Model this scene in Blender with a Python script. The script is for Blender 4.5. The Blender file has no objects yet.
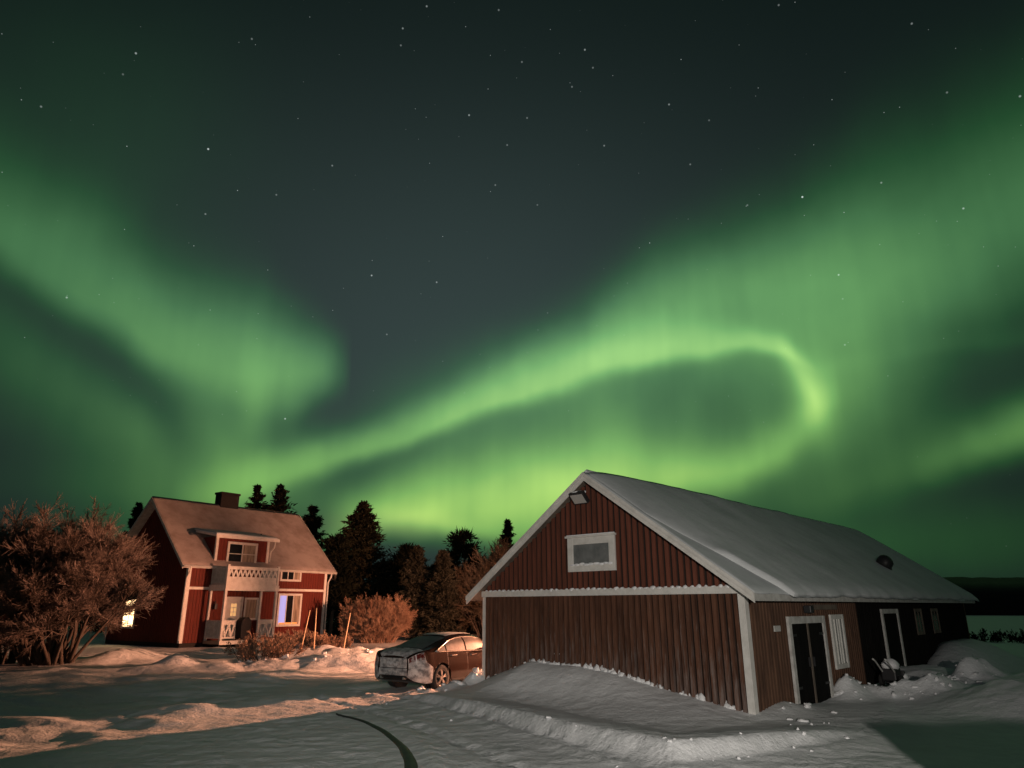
import bpy, bmesh, math, random
import numpy as np
from mathutils import Vector, Matrix

S = bpy.context.scene
COL = S.collection
rad = math.radians

# ------------------------------------------------------------------ camera, exposure
cam_d = bpy.data.cameras.new('camera')
cam = bpy.data.objects.new('camera', cam_d)
COL.objects.link(cam)
cam.location = (0, 0, 2.1)
cam.rotation_mode = 'XYZ'
cam.rotation_euler = (Matrix.Rotation(rad(90 + 17.6), 3, 'X') @ Matrix.Rotation(rad(-0.1), 3, 'Z')).to_euler()
cam_d.sensor_width = 36
cam_d.lens = 24.69
cam_d.clip_end = 6000
S.camera = cam
S.view_settings.view_transform = 'Standard'
S.view_settings.look = 'None'
S.view_settings.exposure = 0
S.view_settings.gamma = 1
S.cycles.use_denoising = True
S.cycles.max_bounces = 6
S.cycles.sample_clamp_indirect = 4

# ------------------------------------------------------------------ night sky: stars and aurora
PINK = (-9.55, 6.23, 5.5, 1.1)
# aurora as azimuth / elevation (degrees): ribbons (az, el, fade above, fade below, strength), patches (az, el, l11, l12, l22, strength)
RIBBONS = [
    [(-25.934, 7.793, 1.71, 1.425, 0.0), (-21.236, 8.904, 1.635, 1.189, 0.18), (-15.46, 10.685, 1.55, 0.93, 0.26), (-9.276, 13.183, 1.761, 0.88, 0.29), (-1.018, 16.374, 2.446, 0.978, 0.37), (5.832, 18.581, 2.921, 1.055, 0.4), (11.8, 19.675, 2.393, 0.957, 0.36), (17.548, 19.918, 1.554, 0.855, 0.33), (21.769, 19.216, 1.136, 0.682, 0.29), (23.725, 18.054, 0.897, 0.673, 0.12), (24.828, 17.005, 0.889, 0.667, 0.0)],
    [(-14.778, 11.816, 2.811, 3.123, 0.0), (-7.696, 14.528, 3.869, 3.224, 0.05), (-1.018, 16.455, 3.751, 3.261, 0.09), (5.86, 19.473, 3.729, 3.648, 0.17), (14.495, 22.334, 4.08, 4.316, 0.28), (22.624, 23.079, 4.78, 5.975, 0.29), (28.56, 22.962, 5.694, 6.121, 0.25), (34.13, 23.604, 6.439, 5.098, 0.19), (39.58, 24.82, 6.238, 4.741, 0.15), (46.604, 25.691, 6.146, 4.47, 0.12)],
    [(-16.405, 4.25, 1.482, 0.889, 0.0), (-12.025, 6.017, 2.45, 1.225, 0.24), (-6.59, 7.292, 3.608, 1.804, 0.4), (-0.958, 7.982, 3.965, 2.537, 0.46), (4.741, 8.996, 3.656, 3.656, 0.42), (10.407, 9.834, 2.836, 2.836, 0.34), (15.103, 9.82, 2.32, 1.856, 0.28), (19.734, 10.955, 2.122, 1.364, 0.25), (22.845, 12.69, 1.941, 1.344, 0.22), (26.392, 15.46, 2.922, 2.557, 0.0)],
    [(-47.876, 25.936, 4.363, 1.636, 0.07), (-41.827, 24.495, 4.535, 1.814, 0.11), (-36.731, 22.553, 4.694, 1.695, 0.15), (-31.16, 20.176, 4.886, 1.815, 0.19), (-25.266, 18.072, 4.724, 2.362, 0.23), (-20.023, 17.961, 3.526, 2.606, 0.25), (-16.496, 17.996, 2.503, 2.034, 0.21), (-14.967, 17.967, 2.049, 1.576, 0.1), (-13.663, 17.908, 1.902, 1.427, 0.0)],
    [(13.402, 7.638, 1.54, 1.54, 0.0), (20.861, 7.873, 1.926, 1.63, 0.04), (26.481, 8.703, 2.14, 1.569, 0.06), (31.759, 9.939, 1.91, 1.501, 0.12), (35.427, 10.745, 1.708, 1.314, 0.18), (37.731, 11.227, 1.662, 1.279, 0.2), (43.559, 12.644, 1.89, 1.536, 0.2)],
]
PATCHES = [
    (2.7081, 9.0132, 0.1364, 0.0117, 0.5704, 0.12),
    (-4.9589, 6.2962, 0.3583, 1.1351, 1.4188, 0.16),
    (-8.985, 7.4817, 0.2613, 0.2694, 1.032, 0.12),
    (23.2488, 17.2006, 1.8273, 0.6057, 0.5888, 0.2),
    (23.7519, 16.533, 0.834, 0.1626, 0.4584, 0.09),
    (24.0437, 14.8361, 1.7459, 0.0591, 0.5155, 0.17),
    (24.5185, 14.6337, 0.8287, 0.0151, 0.4203, 0.08),
    (26.4424, 15.8251, 0.399, 0.0102, 0.2966, 0.14),
    (15.0668, 9.3565, 0.2175, -0.5896, 0.5396, 0.1),
    (7.3602, 14.1596, 0.403, -0.0013, 0.4428, 0.06),
    (10.6164, 13.6431, 0.0955, -0.0331, 0.2761, 0.11),
    (14.6686, 14.2325, 1.2627, -0.0894, 0.4237, 0.03),
    (19.7032, 14.2602, 1.1045, -0.1008, 0.4351, 0.03),
    (-20.6698, 15.5729, 1.0218, 0.1041, 0.345, 0.13),
    (-18.1579, 16.4331, 1.4285, 0.1318, 0.43, 0.06),
    (-22.3268, 15.0967, 0.3811, 0.1159, 0.3944, 0.06),
    (-32.0302, 13.8692, 0.3396, 0.4351, 0.2386, 0.05),
    (-22.893, 12.0093, 0.6772, 0.3298, 0.4276, 0.09),
    (-28.6045, 12.533, 0.8316, 0.3206, 0.6682, 0.03),
    (-34.9807, 13.4155, 0.2529, 0.2457, 0.3122, 0.03),
    (-22.5826, 8.3006, 0.1799, -0.0325, 0.3972, 0.1),
    (-19.1726, 10.0121, 0.3857, -0.321, 0.5146, 0.07),
    (32.0352, 4.3584, 0.1254, 0.0723, 0.4998, 0.022),
    (21.9168, 4.7482, 0.1215, 0.0413, 0.46, 0.03),
    (-35.1945, 30.6762, 0.1428, -0.0316, 0.1633, 0.016),
]
BRIGHT_STARS = [
    (0.37141, 0.78331, 0.49849, 1.0),
    (-0.37902, 0.74735, 0.54572, 0.8),
    (0.52946, 0.72274, 0.4442, 0.45),
    (0.41781, 0.81387, 0.40379, 0.5),
    (-0.19352, 0.87875, 0.43629, 0.5),
    (-0.30714, 0.9201, 0.24307, 0.5),
    (-0.43537, 0.65991, 0.61235, 0.45),
    (-0.53242, 0.76914, 0.35348, 0.4),
    (-0.05637, 0.78078, 0.62225, 0.4),
    (-0.10534, 0.8949, 0.43366, 0.35),
    (0.094, 0.7276, 0.67953, 0.35),
    (-0.13665, 0.70693, 0.69395, 0.3),
    (0.20403, 0.75772, 0.61987, 0.3),
    (0.45155, 0.74365, 0.49303, 0.3),
    (-0.30778, 0.80058, 0.51414, 0.2),
    (0.31775, 0.65961, 0.68113, 0.2),
    (0.4525, 0.63365, 0.62748, 0.25),
    (-0.10554, 0.69225, 0.71389, 0.3),
    (-0.52865, 0.65771, 0.53661, 0.25),
    (-0.31478, 0.68508, 0.65695, 0.2),
    (-0.23691, 0.79683, 0.55582, 0.25),
    (-0.3902, 0.78718, 0.47758, 0.25),
    (-0.17492, 0.91509, 0.36335, 0.2),
    (0.12389, 0.79938, 0.58791, 0.25),
    (0.55678, 0.63801, 0.53192, 0.35),
    (0.42783, 0.84526, 0.32015, 0.25),
    (0.01353, 0.74035, 0.67208, 0.2),
    (-0.01588, 0.69913, 0.71482, 0.2),
    (-0.1404, 0.71992, 0.67971, 0.2),
    (0.07908, 0.75768, 0.64782, 0.2),
    (0.10518, 0.74093, 0.66329, 0.2),
    (0.23592, 0.79659, 0.55658, 0.2),
    (0.30931, 0.80774, 0.50187, 0.2),
    (0.25469, 0.76041, 0.59741, 0.15),
    (0.42366, 0.82448, 0.37516, 0.15),
    (0.0207, 0.7841, 0.62029, 0.2),
    (0.03543, 0.84841, 0.52815, 0.15),
    (-0.02238, 0.83446, 0.55062, 0.2),
    (-0.00594, 0.80494, 0.59332, 0.2),
    (-0.45149, 0.66889, 0.59055, 0.15),
    (0.49713, 0.66381, 0.55877, 0.2),
]
SKY = 1.0
world = bpy.data.worlds.new('World')
S.world = world
world.use_nodes = True
NT = world.node_tree
NT.nodes.clear()

class V:
    """one float socket of the world's node tree, with arithmetic"""
    def __init__(s, sock): s.s = sock
    def op(s, kind, *o, clamp=False):
        n = NT.nodes.new('ShaderNodeMath'); n.operation = kind; n.use_clamp = clamp
        for i, q in enumerate((s,) + o):
            if isinstance(q, V): NT.links.new(q.s, n.inputs[i])
            else: n.inputs[i].default_value = q
        return V(n.outputs[0])
    def __add__(s, o): return s.op('ADD', o)
    def __sub__(s, o): return s.op('SUBTRACT', o)
    def __mul__(s, o): return s.op('MULTIPLY', o)
    def madd(s, a, b): return s.op('MULTIPLY_ADD', a, b)
    def exp(s): return s.op('EXPONENT')
def vmap(v, a, b, c, d, kind='SMOOTHSTEP'):
    n = NT.nodes.new('ShaderNodeMapRange'); n.interpolation_type = kind
    NT.links.new(v.s, n.inputs['Value'])
    for k, q in zip(('From Min', 'From Max', 'To Min', 'To Max'), (a, b, c, d)): n.inputs[k].default_value = q
    return V(n.outputs[0])
def curve(v, pts, lo, hi):
    """smooth function of v through (x, y) points; v in lo..hi is mapped to 0..1 beforehand"""
    n = NT.nodes.new('ShaderNodeFloatCurve'); m = n.mapping; c = m.curves[0]
    ys = [p[1] for p in pts]; y0, y1 = min(ys), max(ys); k = (y1 - y0) or 1
    q = [((x - lo) / (hi - lo), (y - y0) / k) for x, y in pts]
    while len(c.points) < len(q): c.points.new(.5, .5)
    for p, (x, y) in zip(c.points, q): p.location = (min(max(x, 0), 1), y); p.handle_type = 'AUTO_CLAMPED'
    m.extend = 'HORIZONTAL'; m.update()
    NT.links.new(v.s, n.inputs['Value'])
    return V(n.outputs[0]).madd(k, y0)

tc = NT.nodes.new('ShaderNodeTexCoord')
sep = NT.nodes.new('ShaderNodeSeparateXYZ'); NT.links.new(tc.outputs['Generated'], sep.inputs[0])
dx, dy, dz = (V(sep.outputs[i]) for i in range(3))
az0 = dx.op('ARCTAN2', dy) * (180 / math.pi)
el0 = dz.op('ARCSINE') * (180 / math.pi)
def noise(sx, sy, detail=2, seed=0.0):
    c = NT.nodes.new('ShaderNodeCombineXYZ')
    NT.links.new((az0 * sx).s, c.inputs[0]); NT.links.new((el0 * sy).s, c.inputs[1]); c.inputs[2].default_value = seed
    n = NT.nodes.new('ShaderNodeTexNoise'); n.inputs['Scale'].default_value = 1; n.inputs['Detail'].default_value = detail
    NT.links.new(c.outputs[0], n.inputs['Vector'])
    return V(n.outputs[0]) - .5
az = az0 + noise(.13, .13, 2, 3) * 1.6
el = el0 + noise(.11, .11, 3, 9) * 2.2
LO, HI = -70, 70
azn = vmap(az, LO, HI, 0, 1, 'LINEAR')
total = None
for rb in RIBBONS:
    c = curve(azn, [(p[0], p[1]) for p in rb], LO, HI)
    wu = curve(azn, [(p[0], p[2]) for p in rb], LO, HI)
    wl = curve(azn, [(p[0], p[3]) for p in rb], LO, HI)
    a = curve(azn, [(p[0], p[4]) for p in rb], LO, HI)
    t = el - c
    up = t.op('MAXIMUM', 0).op('DIVIDE', wu)
    dn = t.op('MINIMUM', 0).op('DIVIDE', wl)
    g = (up * up + dn * dn).op('MULTIPLY', -1).exp() * a
    total = g if total is None else total + g
for (a0, e0, l11, l12, l22, amp) in PATCHES:
    x = az - a0; y = el - e0
    q1 = x.madd(l11, y * l12); q2 = y * l22
    total = total + (q1 * q1 + q2 * q2).op('MULTIPLY', -.5).exp() * amp
rays = noise(.45, .05, 2, 5) * .28 + noise(.12, .12, 3, 12) * .6
front = vmap(dy, -.25, .35, .12, 1)
total = total * (rays + 1.0) * front
ramp = NT.nodes.new('ShaderNodeValToRGB')
NT.links.new(total.op('MULTIPLY', 1 / .8).s, ramp.inputs[0])
stops = [(0, (0, 0, 0)), (.05 / .8, (.008, .05, .011)), (.15 / .8, (.046, .15, .048)), (.4 / .8, (.155, .4, .12)), (.65 / .8, (.32, .64, .19)), (1, (.45, .8, .25))]
els = ramp.color_ramp.elements
while len(els) < len(stops): els.new(.5)
for e, (p, c) in zip(els, stops): e.position = p; e.color = c + (1,)
def rgb(*c):
    n = NT.nodes.new('ShaderNodeCombineColor')
    for i, q in enumerate(c):
        if isinstance(q, V): NT.links.new(q.s, n.inputs[i])
        else: n.inputs[i].default_value = q
    return n.outputs[0]
def vop(kind, a, b):
    n = NT.nodes.new('ShaderNodeVectorMath'); n.operation = kind
    for i, q in enumerate((a, b)):
        if isinstance(q, V): q = q.s
        if isinstance(q, tuple): n.inputs[i].default_value = q
        else: NT.links.new(q, n.inputs[i])
    return n.outputs[0] if kind != 'DISTANCE' else n.outputs['Value']
# low aurora is yellower: less blue towards the horizon
low = vmap(el0, 4, 24, 1, 0)
aur = vop('MULTIPLY', ramp.outputs[0], rgb(low.madd(.22, 1), low.madd(.02, 1), low.madd(-.38, 1)))
# airglow: grey teal overhead, darker towards the zenith and at the sides
side = vmap(az0 - 2, 0, 1, 0, 1, 'LINEAR')
belt = ((az0 + 4) * (1 / 30)); belt = (belt * belt * -1).exp()
hgt = vmap(el0, 18, 50, 1, .14)
lowdark = vmap(el0, 0, 18, .55, 1)
k = belt.madd(.8, .2) * hgt * lowdark * front.madd(.6, .4)
base = vop('MULTIPLY', rgb(k, k, k), (.033, .049, .048))
base = vop('ADD', base, (.0022, .0058, .0050))
rear = vmap(dy, -.6, .1, 1, 0)
base = vop('ADD', base, rgb(rear * .020, rear * .017, rear * .021))
pk = az - PINK[0]; pe = el - PINK[1]; pk = pk * (1 / PINK[2]); pe = pe * (1 / PINK[3]); pk = (pk * pk + pe * pe).op('MULTIPLY', -1).exp()
base = vop('ADD', base, rgb(pk * .045, pk * .012, pk * .014))
# stars
vor = NT.nodes.new('ShaderNodeTexVoronoi'); vor.inputs['Scale'].default_value = 74
NT.links.new(tc.outputs['Generated'], vor.inputs['Vector'])
sc_ = NT.nodes.new('ShaderNodeSeparateColor'); NT.links.new(vor.outputs['Color'], sc_.inputs[0])
mag = V(sc_.outputs[0]).op('POWER', 2.4)
st = vmap(V(vor.outputs['Distance']), .012, .058, 1, 0) * mag * vmap(el0, 8, 30, .15, 1) * .55
for (x, y, z, m) in BRIGHT_STARS:
    d = V(vop('DISTANCE', tc.outputs['Generated'], (x, y, z)))
    st = st + vmap(d, .0004, .0016, m * .7, 0)
col = vop('ADD', vop('ADD', aur, base), rgb(st * .9, st, st * .98))
bg = NT.nodes.new('ShaderNodeBackground'); NT.links.new(col, bg.inputs['Color']); bg.inputs['Strength'].default_value = SKY
out = NT.nodes.new('ShaderNodeOutputWorld'); NT.links.new(bg.outputs[0], out.inputs[0])
world.cycles.sampling_method = 'MANUAL'; world.cycles.sample_map_resolution = 512
# ------------------------------------------------------------------ lamps the place has (builders of their posts are further down)
def lamp(name, kind, loc, energy, color, parent=None, **kw):
    d = bpy.data.lights.new(name, kind); d.energy = energy; d.color = color
    for k_, v_ in kw.items(): setattr(d, k_, v_)
    o = bpy.data.objects.new(name, d); COL.objects.link(o); o.location = loc
    if parent: o.parent = parent
    return o
YARD_LAMP = (7.2, 30.7, 3.1)        # sodium lamp on a post behind the barn
PORCH_LAMP = (1.45, -5.0, 3.2)      # flood lamp on the photographer's house
YARD_W, PORCH_W = 47000, 7400

# ------------------------------------------------------------------ materials
def mat(name, base=(.5, .5, .5), rough=.6, metal=0., spec=.5, var=None, bump=None, coat=0., emit=None, alpha=None):
    """var = (colour2, scale, (sx,sy,sz), lo, hi) mixes in a second colour by noise; bump = (scale, strength, distance)"""
    m = bpy.data.materials.new(name); m.use_nodes = True
    nt = m.node_tree; b = nt.nodes['Principled BSDF']
    b.inputs['Base Color'].default_value = (*base, 1); b.inputs['Roughness'].default_value = rough
    b.inputs['Metallic'].default_value = metal; b.inputs['Specular IOR Level'].default_value = spec
    b.inputs['Coat Weight'].default_value = coat
    tcn = nt.nodes.new('ShaderNodeTexCoord')
    if var:
        mp = nt.nodes.new('ShaderNodeMapping'); mp.inputs['Scale'].default_value = var[2]
        nt.links.new(tcn.outputs['Object'], mp.inputs[0])
        n = nt.nodes.new('ShaderNodeTexNoise'); n.inputs['Scale'].default_value = var[1]; n.inputs['Detail'].default_value = 5; n.inputs['Roughness'].default_value = .65
        nt.links.new(mp.outputs[0], n.inputs['Vector'])
        r = nt.nodes.new('ShaderNodeMapRange'); r.inputs['From Min'].default_value = var[3]; r.inputs['From Max'].default_value = var[4]
        nt.links.new(n.outputs[0], r.inputs[0])
        x = nt.nodes.new('ShaderNodeMix'); x.data_type = 'RGBA'
        nt.links.new(r.outputs[0], x.inputs['Factor']); x.inputs['A'].default_value = (*base, 1); x.inputs['B'].default_value = (*var[0], 1)
        nt.links.new(x.outputs['Result'], b.inputs['Base Color'])
    if bump:
        last = None
        for sc, st, dist in (bump if isinstance(bump, list) else [bump]):
            n = nt.nodes.new('ShaderNodeTexNoise'); n.inputs['Scale'].default_value = sc; n.inputs['Detail'].default_value = 4
            nt.links.new(tcn.outputs['Object'], n.inputs['Vector'])
            bp = nt.nodes.new('ShaderNodeBump'); bp.inputs['Strength'].default_value = st; bp.inputs['Distance'].default_value = dist
            nt.links.new(n.outputs[0], bp.inputs['Height'])
            if last: nt.links.new(last, bp.inputs['Normal'])
            last = bp.outputs[0]
        nt.links.new(last, b.inputs['Normal'])
    if emit:
        b.inputs['Emission Color'].default_value = (*emit[0], 1); b.inputs['Emission Strength'].default_value = emit[1]
    return m
M = {}
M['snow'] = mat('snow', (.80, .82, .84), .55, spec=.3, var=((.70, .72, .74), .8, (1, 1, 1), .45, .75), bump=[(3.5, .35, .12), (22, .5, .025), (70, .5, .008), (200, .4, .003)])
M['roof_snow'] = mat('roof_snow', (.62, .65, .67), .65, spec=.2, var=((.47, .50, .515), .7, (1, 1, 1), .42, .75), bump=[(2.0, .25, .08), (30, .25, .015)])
M['groove_shade'] = mat('shaded_groove_boards', (.016, .009, .006), .9)  # shade in the gaps between the gable boards, put into the colour
M['frosted_tile'] = mat('frosted_roof_tiles', (.34, .30, .29), .75, var=((.20, .165, .15), .9, (1, 1, 1), .42, .7), bump=[(2.0, .2, .06), (26, .3, .02)])
M['dark_strip'] = mat('dark_strip_surface', (.035, .040, .040), .5, spec=.3, var=((.07, .075, .075), 3, (1, 1, 1), .5, .75), bump=(9, .3, .02))
M['frost'] = mat('frost', (.62, .63, .65), .7, var=((.2, .2, .2), 6, (1, 1, 1), .4, .6), bump=(40, .4, .01))
M['red'] = mat('falu_red_boards', (.125, .021, .013), .75, spec=.25, var=((.075, .016, .011), 3, (4, 4, .5), .35, .7), bump=(60, .2, .003))
M['barn_red'] = mat('barn_red_boards', (.165, .056, .036), .8, spec=.2, var=((.09, .034, .022), 2.5, (3, 3, .35), .35, .7), bump=(50, .3, .004))
M['barn_brown'] = mat('weathered_brown_boards', (.135, .074, .048), .82, spec=.2, var=((.06, .034, .024), 2.2, (3, 3, .4), .38, .68), bump=(50, .3, .004))
M['white'] = mat('white_paint', (.66, .65, .62), .55, spec=.3, var=((.50, .49, .46), 4, (1, 1, 1), .4, .75), bump=(30, .15, .004))
M['grey_white'] = mat('frosted_white_paint', (.55, .55, .53), .7, var=((.36, .35, .33), 5, (1, 1, 1), .4, .7), bump=(30, .2, .006))
M['black'] = mat('black', (.008, .008, .009), .6)
M['tar_and_dim'] = mat('tarred_and_dimmed_boards', (.005, .005, .005), .85, spec=.08, var=((.012, .011, .010), 3, (4, 4, .4), .4, .7))
M['glass'] = mat('window_glass', (.012, .014, .016), .08, spec=.6)
M['grey_pane'] = mat('frosted_pane', (.20, .21, .21), .35, spec=.5, var=((.10, .11, .11), 3, (1, 1, 1), .35, .7))
M['curtain'] = mat('curtain', (.34, .28, .22), .8, var=((.16, .13, .10), 9, (1, 1, .1), .4, .6))
M['metal'] = mat('grey_metal', (.35, .36, .37), .4, metal=.7, var=((.22, .22, .23), 5, (1, 1, 1), .4, .7))
M['dark_metal'] = mat('dark_metal', (.03, .03, .032), .5, metal=.3)
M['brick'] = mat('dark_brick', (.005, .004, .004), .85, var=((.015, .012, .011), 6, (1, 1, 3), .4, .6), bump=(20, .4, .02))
M['cloth'] = mat('black_cover', (.010, .010, .012), .7, bump=(6, .5, .05))
M['bark'] = mat('bark', (.050, .036, .027), .9, var=((.10, .085, .075), 5, (1, 1, .4), .45, .7), bump=(20, .5, .02))
M['twig_frost'] = mat('frosted_twigs', (.25, .205, .185), .9, spec=.1, var=((.07, .055, .045), 1.6, (1, 1, 1), .38, .62))
M['twig_warm'] = mat('frosted_willow_twigs', (.32, .215, .15), .85, spec=.1, var=((.14, .075, .05), 1.8, (1, 1, 1), .38, .66))
M['birch_twig'] = mat('frosted_birch_twigs', (.10, .09, .072), .9, spec=.05, var=((.06, .045, .03), .8, (1, 1, 1), .38, .62))
M['spruce'] = mat('dark_spruce_needles', (.012, .014, .009), .9, spec=.05, var=((.024, .024, .015), .9, (1, 1, 1), .4, .7))
M['spruce_frost'] = mat('frosted_spruce_needles', (.034, .035, .026), .9, spec=.05, var=((.014, .014, .010), 1.0, (1, 1, 1), .35, .65))
M['pine'] = mat('dark_pine_needles', (.007, .009, .006), .9, spec=.05, var=((.014, .016, .010), .9, (1, 1, 1), .4, .7))
M['reed'] = mat('marker_wood', (.62, .44, .27), .6)
M['hill'] = mat('far_forest', (.010, .013, .010), .95, var=((.004, .006, .004), .05, (1, 1, 1), .4, .7))
M['lit_window'] = mat('lit_curtain', (.6, .45, .3), .8, emit=((1.0, .62, .30), 5))
M['door_light'] = mat('lit_door_pane', (.6, .4, .2), .6, emit=((1.0, .58, .22), .6))
M['tv_glow'] = mat('blue_lit_room', (.2, .2, .3), .6, emit=((.42, .45, 1.0), .75))
M['candle'] = mat('candle_glow', (.5, .25, .1), .6, emit=((1.0, .35, .08), .7))
M['sodium'] = mat('sodium_glass', (.8, .6, .3), .4, emit=((1.0, .50, .20), 8))
M['paint'] = mat('dark_car_paint', (.020, .009, .006), .16, spec=.4, coat=.25, var=((.085, .065, .06), 5, (1, 1, 1), .72, 1.1))
M['car_frost'] = mat('frost_on_car', (.50, .50, .50), .6, var=((.14, .14, .15), 5, (1, 1, 1.6), .42, .62), bump=(30, .3, .006))
M['car_glass'] = mat('frosted_car_glass', (.24, .21, .19), .35, spec=.6, var=((.07, .06, .055), 3, (1, 1, 1), .4, .7))
M['rear_glass'] = mat('snowed_rear_glass', (.11, .125, .125), .5, var=((.05, .06, .06), 3, (1, 1, 1), .4, .7))
M['tyre'] = mat('tyre', (.012, .012, .012), .85)
M['rim'] = mat('rim', (.30, .29, .28), .35, metal=.8)
M['chrome'] = mat('chrome_trim', (.72, .70, .66), .25, metal=.9)
M['tail'] = mat('tail_lamp', (.10, .012, .010), .25, coat=.5, var=((.35, .34, .34), 8, (1, 1, 1), .48, .6))
M['head'] = mat('headlamp', (.35, .37, .4), .1, spec=.8)
M['snow_clod'] = mat('snow_clods', (.80, .81, .83), .6, bump=[(8, .4, .05), (40, .3, .01)])
M['lamp_glass'] = mat('flood_lamp_glass', (.42, .42, .40), .3)
M['wood'] = mat('grey_wood', (.16, .13, .10), .8, var=((.07, .055, .045), 4, (1, 1, .3), .4, .7))
M['deck'] = mat('deck_boards', (.30, .24, .18), .8)

def frost_low(m):
    """streaky hoar frost caught on the rough boards near the snow"""
    nt = m.node_tree; b = nt.nodes['Principled BSDF']; src = b.inputs['Base Color'].links[0].from_socket
    tcn = nt.nodes.new('ShaderNodeTexCoord'); mp = nt.nodes.new('ShaderNodeMapping'); mp.inputs['Scale'].default_value = (9, 9, .9)
    nt.links.new(tcn.outputs['Object'], mp.inputs[0])
    n = nt.nodes.new('ShaderNodeTexNoise'); n.inputs['Scale'].default_value = 2.2; n.inputs['Detail'].default_value = 6; n.inputs['Roughness'].default_value = .7; nt.links.new(mp.outputs[0], n.inputs['Vector'])
    z = nt.nodes.new('ShaderNodeSeparateXYZ'); nt.links.new(tcn.outputs['Object'], z.inputs[0])
    g_ = nt.nodes.new('ShaderNodeMapRange'); nt.links.new(z.outputs[2], g_.inputs[0])
    for k_, v_ in zip(('From Min', 'From Max', 'To Min', 'To Max'), (.4, 2.2, .16, -.06)): g_.inputs[k_].default_value = v_
    a = nt.nodes.new('ShaderNodeMath'); a.operation = 'ADD'; nt.links.new(n.outputs[0], a.inputs[0]); nt.links.new(g_.outputs[0], a.inputs[1])
    r = nt.nodes.new('ShaderNodeMapRange'); nt.links.new(a.outputs[0], r.inputs[0])
    for k_, v_ in zip(('From Min', 'From Max', 'To Min', 'To Max'), (.56, .9, 0, .45)): r.inputs[k_].default_value = v_
    x = nt.nodes.new('ShaderNodeMix'); x.data_type = 'RGBA'; nt.links.new(r.outputs[0], x.inputs['Factor']); nt.links.new(src, x.inputs['A']); x.inputs['B'].default_value = (.38, .37, .36, 1)
    nt.links.new(x.outputs['Result'], b.inputs['Base Color'])
M['frosted_brown'] = mat('frosted_weathered_boards', (.135, .062, .038), .82, spec=.2, var=((.06, .028, .018), 2.2, (3, 3, .4), .38, .68), bump=(50, .3, .004))
frost_low(M['frosted_brown'])

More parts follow.
